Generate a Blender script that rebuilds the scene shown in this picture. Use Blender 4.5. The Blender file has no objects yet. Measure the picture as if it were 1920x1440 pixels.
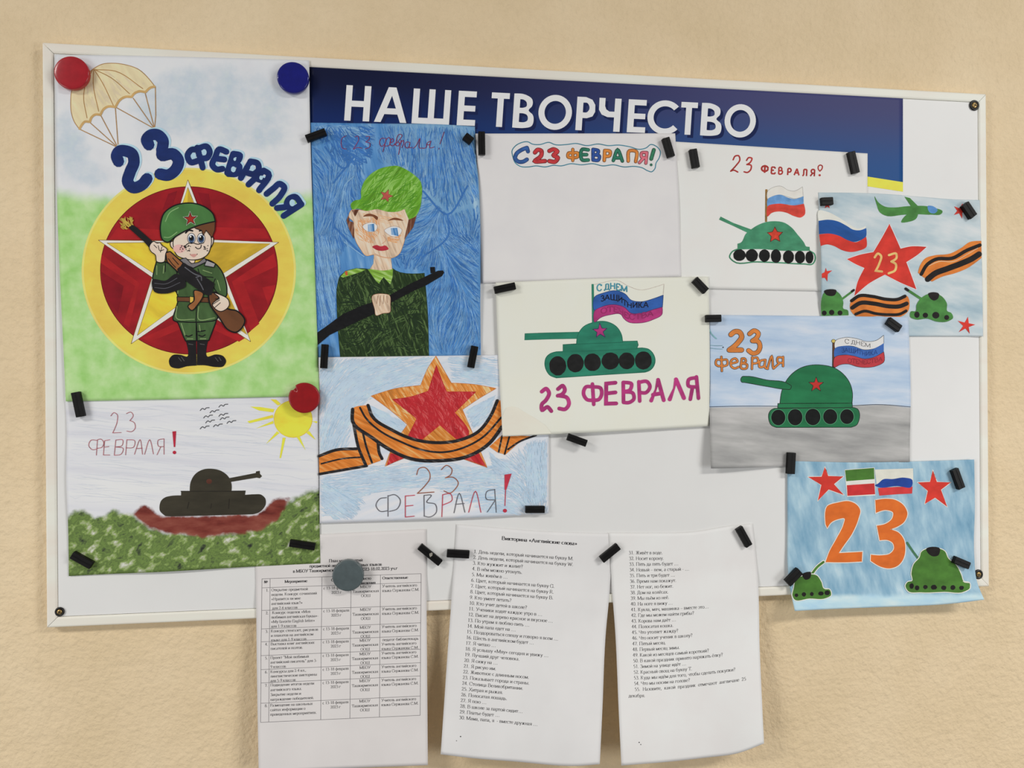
import bpy, bmesh, math, random
from mathutils import Vector, Matrix
from mathutils.geometry import tessellate_polygon, delaunay_2d_cdt

SC = bpy.context.scene
COL = SC.collection
random.seed(7)

# ------------------------------------------------------------------ camera
# board frame of reference: X along the wall, Z up, wall face at y = 0, the room at y < 0
TOPZ = 1.75                      # height of the upper edge of the board
CAM = Vector((0.40856465, -0.94992743 - 0.014, TOPZ - 0.39364981))
# rows: camera x (to the side), camera y (down), camera z (forward) in board axes (X, down, into wall)
ROT = ((0.990180489, 0.00398482518, -0.139738039),
       (-0.00407045420, 0.999991662, -0.000326985965),
       (0.139735571, 0.000892572409, 0.990188454))
FOC = 1442.0
cd = bpy.data.cameras.new('camera')
cam = bpy.data.objects.new('camera', cd)
COL.objects.link(cam)
cd.sensor_fit = 'HORIZONTAL'
cd.sensor_width = 36.0
cd.lens = 36.0 * FOC / 1920.0
cd.clip_start = 0.01
def bw(v):                       # board axes (right, down, into) -> world (x, y, z)
    return Vector((v[0], v[2], -v[1]))
cx, cy, cz = bw(ROT[0]), bw(ROT[1]), bw(ROT[2])
m = Matrix((cx, -cy, -cz)).transposed().to_4x4()
m.translation = CAM
cam.matrix_world = m
SC.camera = cam

def W(px, py, h):
    """The point of the photograph that lies h metres in front of the wall."""
    a, b = (px - 960.0) / FOC, (py - 720.0) / FOC
    d = cx * a + cy * b + cz
    t = (-h - CAM.y) / d.y
    return CAM + d * t

# ------------------------------------------------------------------ light
SC.view_settings.view_transform = 'Standard'
SC.view_settings.look = 'None'
SC.view_settings.gamma = 1.0
SC.view_settings.exposure = EXPOSURE = -0.74
SC.view_settings.use_curve_mapping = False
world = bpy.data.worlds.new('room_light')
SC.world = world
world.use_nodes = True
world.node_tree.nodes['Background'].inputs[0].default_value = (1.0, 0.985, 0.965, 1)
world.node_tree.nodes['Background'].inputs[1].default_value = 0.31
def area(name, loc, target, sx, sy, power, col):
    l = bpy.data.lights.new(name, 'AREA')
    l.shape = 'RECTANGLE'; l.size = sx; l.size_y = sy
    l.energy = power; l.color = col
    o = bpy.data.objects.new(name, l)
    COL.objects.link(o)
    o.location = loc
    o.rotation_euler = (Vector(target) - Vector(loc)).to_track_quat('-Z', 'Y').to_euler()
    return o
area('ceiling_lamp', (-1.85, -1.95, 2.7), (-1.85, -1.85, 0), 1.2, 0.45, 100, (1.0, 0.98, 0.94))
area('ceiling_lamp', (2.5, -2.0, 2.7), (2.5, -1.9, 0), 1.2, 0.45, 98, (1.0, 0.98, 0.94))
area('window_daylight', (-1.9, -1.9, 1.0), (-0.6, -0.6, 1.0), 1.0, 1.1, 29, (0.97, 0.99, 1.0))
area('window_daylight', (3.1, -2.1, 1.0), (1.8, -0.8, 1.0), 1.0, 1.1, 36, (0.97, 0.99, 1.0))

# ------------------------------------------------------------------ colours and materials
LIT = 0.80                       # share of a white surface's light that reaches the picture
def lin(c):
    c /= 255.0
    return c / 12.92 if c <= 0.04045 else ((c + 0.055) / 1.055) ** 2.4
def obs(c):
    return tuple(min(0.93, lin(v) / LIT) for v in c) + (1.0,)

MATS = {}
def new_mat(key, rough, spec=0.25):
    mt = bpy.data.materials.new(key)
    mt.use_nodes = True
    b = mt.node_tree.nodes['Principled BSDF']
    b.inputs['Roughness'].default_value = rough
    b.inputs['Specular IOR Level'].default_value = spec
    return mt, mt.node_tree, b

def coords(nt, rot=0.0, sx=1.0, sz=1.0):
    t = nt.nodes.new('ShaderNodeTexCoord')
    mp = nt.nodes.new('ShaderNodeMapping')
    mp.vector_type = 'TEXTURE'
    mp.inputs['Rotation'].default_value = (0, math.radians(rot), 0)
    mp.inputs['Scale'].default_value = (sx, 1, sz)
    nt.links.new(t.outputs['Object'], mp.inputs['Vector'])
    return mp.outputs['Vector']

def noise(nt, vec, scale, detail=4.0, rough=0.55):
    n = nt.nodes.new('ShaderNodeTexNoise')
    n.inputs['Scale'].default_value = scale
    n.inputs['Detail'].default_value = detail
    n.inputs['Roughness'].default_value = rough
    nt.links.new(vec, n.inputs['Vector'])
    return n.outputs['Fac']

def ramp(nt, fac, cols, lo, hi):
    r = nt.nodes.new('ShaderNodeValToRGB')
    el = r.color_ramp.elements
    while len(el) < len(cols):
        el.new(0.5)
    for i, c in enumerate(cols):
        el[i].position = lo + (hi - lo) * i / max(1, len(cols) - 1)
        el[i].color = c
    nt.links.new(fac, r.inputs['Fac'])
    return r.outputs['Color']

def tex(nt, spec):
    """spec: cols, scale, angle, stretch, lo, hi, detail"""
    cols, scale, ang, st, lo, hi, det = spec
    return ramp(nt, noise(nt, coords(nt, ang, st, 1.0), scale, det), [obs(c) for c in cols], lo, hi)

def shade(c, k):
    return tuple(max(0, min(255, v * k)) for v in c)

def paint(c, var=0.10, scale=90.0, ang=0.0, st=1.6, rough=0.75, spec=0.2, det=4.0):
    """A brushed colour: the pigment a little thicker here and thinner there."""
    key = ('paint', c, var, scale, ang, st, rough)
    if key not in MATS:
        mt, nt, b = new_mat('paint_%d_%d_%d' % tuple(c), rough, spec)
        nt.links.new(tex(nt, ((shade(c, 1 - var), c, shade(c, 1 + var)), scale, ang, st, 0.3, 0.7, det)), b.inputs['Base Color'])
        MATS[key] = mt
    return MATS[key]

def pencil(c, light=None, ang=60.0, scale=420.0, st=9.0, lo=0.34, hi=0.64):
    """Crayon: the paper shows between the strokes."""
    light = light or tuple(v + (232 - v) * 0.5 for v in c)
    key = ('pencil', c, light, ang, scale, st, lo, hi)
    if key not in MATS:
        mt, nt, b = new_mat('pencil_%d_%d_%d' % tuple(c), 0.85, 0.15)
        nt.links.new(tex(nt, ((shade(c, 0.82), c, light), scale, ang, st, lo, hi, 3.0)), b.inputs['Base Color'])
        MATS[key] = mt
    return MATS[key]

def wash(key, spec, pigments=(), rough=0.8, fine=None):
    """Sheet surface: spec is the ground; pigments are (spec, channel, noise scale, breakup) laid where the
    mask painted on the sheet is strong."""
    mt, nt, b = new_mat(key, rough, 0.2)
    col = tex(nt, spec)
    if pigments:
        at = nt.nodes.new('ShaderNodeAttribute'); at.attribute_name = 'pigment'
        sp = nt.nodes.new('ShaderNodeSeparateColor')
        nt.links.new(at.outputs['Color'], sp.inputs['Color'])
    for ps, ch, nsc, brk in pigments:
        n = noise(nt, coords(nt), nsc, 5.0, 0.6)
        a = nt.nodes.new('ShaderNodeMath'); a.operation = 'MULTIPLY_ADD'
        nt.links.new(n, a.inputs[0]); a.inputs[1].default_value = brk; a.inputs[2].default_value = -0.5 * brk
        s = nt.nodes.new('ShaderNodeMath'); s.operation = 'ADD'
        nt.links.new(a.outputs[0], s.inputs[0]); nt.links.new(sp.outputs[ch], s.inputs[1])
        r = nt.nodes.new('ShaderNodeMapRange'); r.interpolation_type = 'SMOOTHSTEP'
        r.inputs['From Min'].default_value = 0.25; r.inputs['From Max'].default_value = 0.75
        nt.links.new(s.outputs[0], r.inputs['Value'])
        mx = nt.nodes.new('ShaderNodeMix'); mx.data_type = 'RGBA'
        nt.links.new(r.outputs['Result'], mx.inputs['Factor'])
        nt.links.new(col, mx.inputs['A']); nt.links.new(tex(nt, ps), mx.inputs['B'])
        col = mx.outputs['Result']
    nt.links.new(col, b.inputs['Base Color'])
    # tooth of the paper
    bp = nt.nodes.new('ShaderNodeBump'); bp.inputs['Strength'].default_value = 0.12; bp.inputs['Distance'].default_value = 0.0004
    nt.links.new(noise(nt, coords(nt), 260.0, 3.0), bp.inputs['Height'])
    nt.links.new(bp.outputs['Normal'], b.inputs['Normal'])
    return mt

# ------------------------------------------------------------------ objects
def tag(o, label=None, cat=None, group=None, kind=None):
    if label: o['label'] = label
    if cat: o['category'] = cat
    if group: o['group'] = group
    if kind: o['kind'] = kind
    return o

def mesh_obj(name, verts, faces, mats, midx=None, parent=None, loc=(0, 0, 0), smooth=False):
    me = bpy.data.meshes.new(name)
    me.from_pydata(verts, [], faces)
    for mt in mats:
        me.materials.append(mt)
    if midx:
        me.polygons.foreach_set('material_index', midx)
    if smooth:
        me.polygons.foreach_set('use_smooth', [True] * len(me.polygons))
    me.update()
    o = bpy.data.objects.new(name, me)
    COL.objects.link(o)
    o.location = loc
    if parent:
        o.parent = parent
    return o

# ------------------------------------------------------------------ drawing on a sheet
class View:
    """Measuring frame for a drawing: origin in the photograph and scale."""
    def __init__(s, x, y, k): s.x, s.y, s.k = x, y, k
    def __call__(s, p): return (s.x + p[0] / s.k, s.y + p[1] / s.k)
PX = View(0, 0, 1)

def pts(t):
    """'x y x y c ...' -> [(x, y, corner)]"""
    if not isinstance(t, str):
        return [(p[0], p[1], 0) for p in t]
    out, buf = [], []
    for w in t.split():
        if w == 'c':
            out[-1] = (out[-1][0], out[-1][1], 1); continue
        cflag = w.endswith('c')
        buf.append(float(w.rstrip('c')))
        if len(buf) == 2:
            out.append((buf[0], buf[1], 1 if cflag else 0)); buf = []
    return out

def spline(P, closed, n=6):
    P = [p for i, p in enumerate(P) if i == 0 or (p[0] - P[i - 1][0]) ** 2 + (p[1] - P[i - 1][1]) ** 2 > 1e-9]
    N = len(P)
    if N < 3:
        return [(p[0], p[1]) for p in P]
    out = []
    def g(i):
        return P[i % N] if closed else P[max(0, min(N - 1, i))]
    for i in range(N if closed else N - 1):
        p0, p1, p2, p3 = g(i - 1), g(i), g(i + 1), g(i + 2)
        L = math.hypot(p2[0] - p1[0], p2[1] - p1[1])
        def tan(a, b, c):
            if b[2]: return (0.0, 0.0)
            la, lb = math.hypot(b[0] - a[0], b[1] - a[1]) or 1e-6, math.hypot(c[0] - b[0], c[1] - b[1]) or 1e-6
            ux, uy = (b[0] - a[0]) / la * lb + (c[0] - b[0]) / lb * la, (b[1] - a[1]) / la * lb + (c[1] - b[1]) / lb * la
            s = 1.0 / (la + lb)
            return (ux * s * L, uy * s * L)
        m1, m2 = tan(p0, p1, p2), tan(p1, p2, p3)
        if not closed and i == 0: m1 = ((p2[0] - p1[0]) * .8, (p2[1] - p1[1]) * .8)
        if not closed and i == N - 2: m2 = ((p2[0] - p1[0]) * .8, (p2[1] - p1[1]) * .8)
        for k in range(n):
            t = k / n
            a, b, c, d = 2 * t ** 3 - 3 * t * t + 1, t ** 3 - 2 * t * t + t, -2 * t ** 3 + 3 * t * t, t ** 3 - t * t
            out.append((a * p1[0] + b * m1[0] + c * p2[0] + d * m2[0], a * p1[1] + b * m1[1] + c * p2[1] + d * m2[1]))
    if not closed:
        out.append(P[-1][:2])
    return out

STEP = 0.000007
class Part:
    def __init__(s, sheet, name, parent=None, label=None):
        s.sheet, s.name, s.parent, s.label = sheet, name, parent, label
        s.v, s.f, s.mi, s.mats, s.kids = [], [], [], [], []
        (parent.kids if parent else sheet.parts).append(s)
    def sub(s, name, label=None):
        return Part(s.sheet, name, s, label)
    def _m(s, mt):
        if mt not in s.mats: s.mats.append(mt)
        return s.mats.index(mt)
    def _tri(s, P, T, mt, h, dh=None):
        """P: points in the photograph's frame, T: triangles; follows the sheet's bend."""
        S, i = s.sheet, s._m(mt)
        if S.bent:
            P, T2, work = list(P), [], list(T)
            mid = {}
            while work:
                t = work.pop()
                a = [P[k] for k in t]
                e = [(a[1][0] - a[0][0]) ** 2 + (a[1][1] - a[0][1]) ** 2, (a[2][0] - a[1][0]) ** 2 + (a[2][1] - a[1][1]) ** 2, (a[0][0] - a[2][0]) ** 2 + (a[0][1] - a[2][1]) ** 2]
                j = e.index(max(e))
                if e[j] < S.fine ** 2: T2.append(t); continue
                u, v, w = t[j], t[(j + 1) % 3], t[(j + 2) % 3]
                kk = (min(u, v), max(u, v))
                if kk not in mid:
                    mid[kk] = len(P); P.append(((P[u][0] + P[v][0]) / 2, (P[u][1] + P[v][1]) / 2))
                n = mid[kk]
                work += [(u, n, w), (n, v, w)]
            T = T2
        b = len(s.v)
        s.v += [S.at(P[k][0], P[k][1], h + (dh[k] if dh and k < len(dh) else 0)) for k in range(len(P))]
        for t in T:
            a = [P[k] for k in t]
            ar = (a[1][0] - a[0][0]) * (a[2][1] - a[0][1]) - (a[2][0] - a[0][0]) * (a[1][1] - a[0][1])
            if abs(ar) < 1e-7: continue
            s.f.append(tuple(b + k for k in (t if ar < 0 else t[::-1]))); s.mi.append(i)
    def fill(s, V, t, mt, smooth=1, line=None, lw=3, holes=()):
        P = pts(t)
        P = spline(P, True) if smooth else [p[:2] for p in P]
        Q = [V(p) for p in P]
        R = [[V(p) for p in spline(pts(hh), True)] for hh in holes]
        h = s.sheet.layer()
        T = tessellate_polygon([[Vector((x, y, 0)) for x, y in L] for L in [Q] + R])
        s._tri(Q + [p for L in R for p in L], T, mt, h)
        if line:
            s._ribbon(Q + [Q[0], Q[1]], lw / V.k, line, s.sheet.layer())
        return s
    def disc(s, V, x, y, rx, ry, mt, rot=0, line=None, lw=3, wob=0.0):
        c, n = math.cos(math.radians(rot)), math.sin(math.radians(rot))
        R = random.Random(x * 31 + y)
        q = []
        N = 28 if max(rx, ry) / V.k < 40 else 120
        for k in range(N):
            a = 2 * math.pi * k / N
            w = 1 + wob * (R.random() - 0.5)
            u, v = rx * w * math.cos(a), ry * w * math.sin(a)
            q.append((x + u * c - v * n, y + u * n + v * c))
        return s.fill(V, q, mt, 0, line, lw)
    def line(s, V, t, w, mt, smooth=1, taper=0.0, h=None):
        P = pts(t)
        P = spline(P, False) if smooth else [p[:2] for p in P]
        s._ribbon([V(p) for p in P], w / V.k, mt, h or s.sheet.layer(), taper)
        return s
    def _ribbon(s, P, w, mt, h, taper=0.0):
        P = [p for i, p in enumerate(P) if i == 0 or math.hypot(p[0] - P[i - 1][0], p[1] - P[i - 1][1]) > 1e-4]
        n = len(P)
        if n < 2: return
        V_, T, dh = [], [], []
        s.rc = getattr(s, 'rc', 0) + 1
        lay = (s.rc % 4) * 1.1e-6          # ink crossing ink lies on top of it
        def nrm(a, b):
            d = math.hypot(b[0] - a[0], b[1] - a[1]) or 1e-9
            return (-(b[1] - a[1]) / d, (b[0] - a[0]) / d)
        ns = [nrm(P[i], P[i + 1]) for i in range(n - 1)]
        r = w / 2
        for i in range(n):
            a, b = ns[max(0, i - 1)], ns[min(n - 2, i)]
            dx, dy = a[0] + b[0], a[1] + b[1]
            L = math.hypot(dx, dy)
            k = r * (1 - taper * abs(2 * i / (n - 1) - 1)) if taper else r
            if L < 0.9:       # sharp turn: a round joint, no miter
                mx, my = b if i < n - 1 else a
            else:
                mx, my = dx / L * min(1.6, 2 / L), dy / L * min(1.6, 2 / L)
            V_ += [(P[i][0] + mx * k, P[i][1] + my * k), (P[i][0] - mx * k, P[i][1] - my * k)]
            dh += [lay + (3e-6 if w > 5 else .8e-6) * i / n] * 2
        for i in range(n - 1):
            T += [(2 * i, 2 * i + 1, 2 * i + 3), (2 * i, 2 * i + 3, 2 * i + 2)]
        if not taper and w > 1.0:
            ends = [0, n - 1] + [i for i in range(1, n - 1) if ns[i - 1][0] * ns[i][0] + ns[i - 1][1] * ns[i][1] < 0.75]
            for i in ends:
                b = len(V_)
                V_.append(P[i])
                V_ += [(P[i][0] + r * math.cos(a * math.pi / 5), P[i][1] + r * math.sin(a * math.pi / 5)) for a in range(10)]
                T += [(b, b + 1 + a, b + 1 + (a + 1) % 10) for a in range(10)]
                dh += [lay + (3e-6 if w > 5 else .8e-6) * i / n + 5e-7] * 11
        if getattr(s, 'bag', None) is not None:
            b = len(s.bag[0])
            s.bag[0].extend(V_)
            for t in T:
                q = [V_[k] for k in t]
                ar = (q[1][0] - q[0][0]) * (q[2][1] - q[0][1]) - (q[2][0] - q[0][0]) * (q[1][1] - q[0][1])
                if abs(ar) > 1e-5: s.bag[1].append([b + k for k in (t if ar > 0 else t[::-1])])
            return
        s._tri(V_, T, mt, h, dh)
    def lines(s, V, ts, w, mt, smooth=1, under=None, uw=0):
        for ww, mm in (((uw, under),) if under else ()) + ((w, mt),):
            h = s.sheet.layer()
            s.bag = ([], [])
            for t in ts: s.line(V, t, ww, mm, smooth, h=h)
            VV, TT = s.bag
            s.bag = None
            # strokes of one colour run together into one flat layer
            r = delaunay_2d_cdt([Vector(p) for p in VV], [], TT, 0, 1e-4)
            s._tri([(p.x, p.y) for p in r[0]], [tuple(f) for f, o in zip(r[2], r[5]) if o], mm, h)
        return s
    def star(s, V, x, y, R, r, mt, rot=-90, line=None, lw=3, jit=0.0):
        q, G = [], random.Random(int(x * 7 + y))
        for k in range(10):
            a = math.radians(rot + 36 * k)
            d = (R if k % 2 == 0 else r) * (1 + jit * (G.random() - .5))
            q.append((x + d * math.cos(a), y + d * math.sin(a)))
        return s.fill(V, q, mt, 0, line, lw)
    def hatch(s, V, region, n, ang, ln, w, mt, seed=1, spread=8, curve=0.1):
        """n separate pencil strokes inside a region; ang may be a function of the place."""
        G = random.Random(seed)
        poly = [V(p) for p in (pts(region))]
        x0, x1 = min(p[0] for p in poly), max(p[0] for p in poly)
        y0, y1 = min(p[1] for p in poly), max(p[1] for p in poly)
        h = s.sheet.layer()
        k, VV, FF = 0, [], []
        for _ in range(n * 6):
            if k >= n: break
            x, y = G.uniform(x0, x1), G.uniform(y0, y1)
            if not inside(x, y, poly): continue
            a = math.radians((ang(x, y) if callable(ang) else ang) + G.gauss(0, spread))
            L = ln * G.uniform(0.5, 1.3) / V.k / 2
            c = curve * L * G.uniform(-1, 1)
            dx, dy = math.cos(a), math.sin(a)
            for _k in range(4):
                A, B = (x - dx * L, y - dy * L), (x + dx * L, y + dy * L)
                if inside(*A, poly) and inside(*B, poly): break
                L *= 0.6
            else: continue
            M = (x - dy * c, y + dx * c)
            r = w * G.uniform(.6, 1.3) / V.k / 2
            b = len(VV)
            VV += [(A[0] - dy * r * .3, A[1] + dx * r * .3), (A[0] + dy * r * .3, A[1] - dx * r * .3), (M[0] + dy * r, M[1] - dx * r),
                   (B[0] + dy * r * .3, B[1] - dx * r * .3), (B[0] - dy * r * .3, B[1] + dx * r * .3), (M[0] - dy * r, M[1] + dx * r)]
            FF.append([b + q for q in range(6)])
            k += 1
        r = delaunay_2d_cdt([Vector(p) for p in VV], [], FF, 0, 1e-4)
        s._tri([(p.x, p.y) for p in r[0]], [tuple(f) for f, o in zip(r[2], r[5]) if o], mt, h)
        return s
    def build(s, parent):
        if s.v:
            o = mesh_obj(s.name, s.v, s.f, s.mats, s.mi, parent, smooth=s.sheet.bent)
        else:
            o = bpy.data.objects.new(s.name, None); COL.objects.link(o); o.parent = parent
        if s.label: o['label'] = s.label
        for k in s.kids: k.build(o)

def inside(x, y, poly):
    r, n = False, len(poly)
    for i in range(n):
        (ax, ay), (bx, by) = poly[i][:2], poly[i - 1][:2]
        if (ay > y) != (by > y) and x < (bx - ax) * (y - ay) / (by - ay) + ax: r = not r
    return r
def softpoly(x, y, poly, soft):
    d = 1e9
    n = len(poly)
    for i in range(n):
        (ax, ay), (bx, by) = poly[i][:2], poly[i - 1][:2]
        ex, ey = bx - ax, by - ay
        t = max(0, min(1, ((x - ax) * ex + (y - ay) * ey) / ((ex * ex + ey * ey) or 1e-9)))
        d = min(d, math.hypot(x - ax - ex * t, y - ay - ey * t))
    if not inside(x, y, poly): d = -d
    return max(0.0, min(1.0, 0.5 + d / soft))
def sstep(a, b, x):
    t = max(0.0, min(1.0, (x - a) / (b - a)))
    return t * t * (3 - 2 * t)

BASE_H, LEVEL = 0.0124, 0.0005
class Sheet:
    def __init__(s, name, label, cat, TL, TR, BR, BL, level, mat, top=(), right=(), bottom=(), left=(), bend=None, mask=None, group=None, cell=0.0042, dy=0.0, fine=11.0, lift=1.4):
        s.fine, s.lift = fine, lift
        s.c = (TL, TR, BR, BL)
        s.h0 = BASE_H + LEVEL * level + dy
        s.bend, s.bent = bend, bend is not None
        s.parts, s.nl, s.level = [], 0, level
        mx, my = sum(p[0] for p in s.c) / 4, sum(p[1] for p in s.c) / 4
        s.org = W(mx, my, s.h0)
        E = lambda a, mid, b: spline([(p[0], p[1], 0) for p in (a,) + tuple(mid) + (b,)], False, 12)
        def res(P, n):
            L = [0.0]
            for i in range(1, len(P)): L.append(L[-1] + math.hypot(P[i][0] - P[i - 1][0], P[i][1] - P[i - 1][1]))
            out, j = [], 0
            for k in range(n + 1):
                d = L[-1] * k / n
                while j < len(L) - 2 and L[j + 1] < d: j += 1
                t = (d - L[j]) / ((L[j + 1] - L[j]) or 1e-9)
                out.append((P[j][0] + (P[j + 1][0] - P[j][0]) * t, P[j][1] + (P[j + 1][1] - P[j][1]) * t))
            return out
        wpx, hpx = TR[0] - TL[0], BL[1] - TL[1]
        nx, ny = max(8, int(wpx / 1550 / cell)), max(8, int(hpx / 1550 / cell))
        T, B = res(E(TL, top, TR), nx), res(E(BL, bottom, BR), nx)
        L, R = res(E(TL, left, BL), ny), res(E(TR, right, BR), ny)
        V, F, st = [], [], []
        for j in range(ny + 1):
            t = j / ny
            for i in range(nx + 1):
                u = i / nx
                q = [(1 - t) * T[i][k] + t * B[i][k] + (1 - u) * L[j][k] + u * R[j][k]
                     - ((1 - u) * (1 - t) * TL[k] + u * (1 - t) * TR[k] + u * t * BR[k] + (1 - u) * t * BL[k]) for k in (0, 1)]
                st.append(tuple(q))
        V = [s.at(x, y, 0) for x, y in st]
        n1 = len(V)
        V += [v + Vector((0, 0.00018, 0)) for v in V]
        w = nx + 1
        for j in range(ny):
            for i in range(nx):
                a = j * w + i
                F.append((a, a + w, a + w + 1, a + 1))
                F.append((n1 + a, n1 + a + 1, n1 + a + w + 1, n1 + a + w))
        ring = [i for i in range(w)] + [j * w + nx for j in range(1, ny + 1)] + [ny * w + i for i in range(nx - 1, -1, -1)] + [j * w for j in range(ny - 1, 0, -1)]
        for k in range(len(ring)):
            a, b = ring[k], ring[(k + 1) % len(ring)]
            F.append((a, b, n1 + b, n1 + a))
        s.o = mesh_obj(name, V, F, [mat], None, None, s.org, True)
        for e in range(len(F) - len(ring), len(F)): s.o.data.polygons[e].use_smooth = False
        if mask:
            at = s.o.data.color_attributes.new('pigment', 'FLOAT_COLOR', 'POINT')
            for i, (x, y) in enumerate(st):
                m_ = tuple(mask(x, y)) + (0, 0, 0)
                at.data[i].color = at.data[n1 + i].color = (m_[0], m_[1], m_[2], 1)
        tag(s.o, label, cat, group or ('drawings pinned to the whiteboard' if cat in ('drawing', 'poster') else None))
    def st(s, x, y):
        TL, TR, BR, BL = s.c
        u = v = 0.5
        for _ in range(6):
            fx = [(1 - u) * (1 - v) * TL[k] + u * (1 - v) * TR[k] + u * v * BR[k] + (1 - u) * v * BL[k] - (x, y)[k] for k in (0, 1)]
            du = [(1 - v) * (TR[k] - TL[k]) + v * (BR[k] - BL[k]) for k in (0, 1)]
            dv = [(1 - u) * (BL[k] - TL[k]) + u * (BR[k] - TR[k]) for k in (0, 1)]
            det = du[0] * dv[1] - dv[0] * du[1]
            u -= (fx[0] * dv[1] - dv[0] * fx[1]) / det
            v -= (du[0] * fx[1] - fx[0] * du[1]) / det
        return u, v
    def height(s, x, y):
        return s.h0 + (s.bend(*s.st(x, y)) if s.bend else 0.0)
    def at(s, x, y, dh):
        return W(x, y, s.height(x, y) + dh) - s.org
    def layer(s):
        s.nl += 1
        return (0.00008 if s.bent else 0.00002) + STEP * s.nl * (s.lift if s.bent else 1)
    def part(s, name, label=None):
        return Part(s, name, None, label)
    def done(s):
        for p in s.parts: p.build(s.o)
        return s
# ------------------------------------------------------------------ wall
def wall_material():
    mt, nt, b = new_mat('wall_paint', 0.7, 0.18)
    c = coords(nt)
    col = ramp(nt, noise(nt, c, 7.0, 3.0), [obs(v) for v in ((214, 192, 156), (219, 197, 162), (223, 202, 168))], 0.3, 0.7)
    mx = nt.nodes.new('ShaderNodeMix'); mx.data_type = 'RGBA'; mx.blend_type = 'MULTIPLY'
    mx.inputs['Factor'].default_value = 1.0
    nt.links.new(col, mx.inputs['A'])
    nt.links.new(ramp(nt, noise(nt, c, 120.0, 4.0), [(0.955, 0.955, 0.95, 1), (1, 1, 1, 1)], 0.3, 0.6), mx.inputs['B'])
    nt.links.new(mx.outputs['Result'], b.inputs['Base Color'])
    n1, n2 = noise(nt, c, 150.0, 3.0, 0.55), noise(nt, c, 40.0, 2.0)
    a = nt.nodes.new('ShaderNodeMath'); a.operation = 'MULTIPLY_ADD'
    nt.links.new(n2, a.inputs[0]); a.inputs[1].default_value = 1.1
    nt.links.new(n1, a.inputs[2])
    bp = nt.nodes.new('ShaderNodeBump'); bp.inputs['Strength'].default_value = 0.6; bp.inputs['Distance'].default_value = 0.0035
    nt.links.new(a.outputs[0], bp.inputs['Height'])
    nt.links.new(bp.outputs['Normal'], b.inputs['Normal'])
    return mt
def boxmesh(x0, x1, y0, y1, z0, z1):
    v = [(x, y, z) for x in (x0, x1) for y in (y0, y1) for z in (z0, z1)]
    f = [(0, 1, 3, 2), (4, 6, 7, 5), (0, 4, 5, 1), (2, 3, 7, 6), (0, 2, 6, 4), (1, 5, 7, 3)]
    return v, f
v, f = boxmesh(-1.6, 2.8, 0.0, 0.12, 0.0, 3.0)
tag(mesh_obj('wall_back', v, f, [wall_material()]), kind='structure')

# ------------------------------------------------------------------ whiteboard
FRONT, PANEL = 0.0136, 0.0118
CORN = [W(78.4, 78.8, FRONT), W(1849.7, 175.8, FRONT), W(1855.6, 1099.8, FRONT), W(86.9, 1177.5, FRONT)]
board = bpy.data.objects.new('whiteboard', None)
COL.objects.link(board)
board.location = (CORN[3] + CORN[2]) / 2
board.location.y = 0
tag(board, 'long white magnetic whiteboard in a pale frame, screwed to the beige wall', 'whiteboard')
ORG = board.location.copy()
def lerp(a, b, t): return a + (b - a) * t
def inset(d):
    """The board's outline moved inwards by d metres."""
    out = []
    for i in range(4):
        p, q, r = CORN[i - 1], CORN[i], CORN[(i + 1) % 4]
        out.append(q + (p - q).normalized() * d + (r - q).normalized() * d)
    return out
frame_mat, nt, b = new_mat('frame_plastic', 0.45, 0.4)
nt.links.new(tex(nt, (((222, 214, 202), (230, 223, 212)), 30.0, 0, 4.0, 0.35, 0.65, 3.0)), b.inputs['Base Color'])
panel_mat, nt, b = new_mat('whiteboard_face', 0.42, 0.35)
nt.links.new(tex(nt, (((217, 216, 214), (219, 218, 216)), 14.0, 0, 1.0, 0.35, 0.65, 3.0)), b.inputs['Base Color'])
# rails, mitred at the corners
prof = [(0.0, 0.0), (0.0, 0.0118), (0.0009, 0.0132), (0.0022, FRONT), (0.0096, FRONT - 0.0002), (0.0112, FRONT - 0.0008), (0.0118, 0.0121), (0.0118, 0.003)]
for i in range(4):
    A, B = CORN[i], CORN[(i + 1) % 4]
    vs = []
    for k, (d, h) in enumerate(prof):
        C_ = inset(d)
        a, b_ = C_[i].copy(), C_[(i + 1) % 4].copy()
        g = (b_ - a).normalized() * 0.00025
        a += g; b_ -= g
        a.y = b_.y = -h
        vs += [a - ORG, b_ - ORG]
    n = len(prof)
    fs = [(2 * k, 2 * k + 1, 2 * k + 3, 2 * k + 2) for k in range(n - 1)] + [(2 * n - 2, 2 * n - 1, 1, 0)]
    fs += [tuple(2 * k for k in range(n)), tuple(2 * k + 1 for k in range(n - 1, -1, -1))]
    o = mesh_obj('frame_rail', vs, fs, [frame_mat], None, board)
    bm = bmesh.new(); bm.from_mesh(o.data); bmesh.ops.recalc_face_normals(bm, faces=bm.faces); bm.to_mesh(o.data); bm.free()
P_ = inset(0.0123)
vs = []
for h in (PANEL, 0.003):
    for p in P_:
        q = p - ORG; q.y = -h
        vs.append(q)
o = mesh_obj('writing_panel', vs, [(0, 1, 2, 3), (7, 6, 5, 4)] + [(i, i + 4, (i + 1) % 4 + 4, (i + 1) % 4) for i in range(4)], [panel_mat], None, board)
bm = bmesh.new(); bm.from_mesh(o.data); bmesh.ops.recalc_face_normals(bm, faces=bm.faces); bm.to_mesh(o.data); bm.free()

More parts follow.
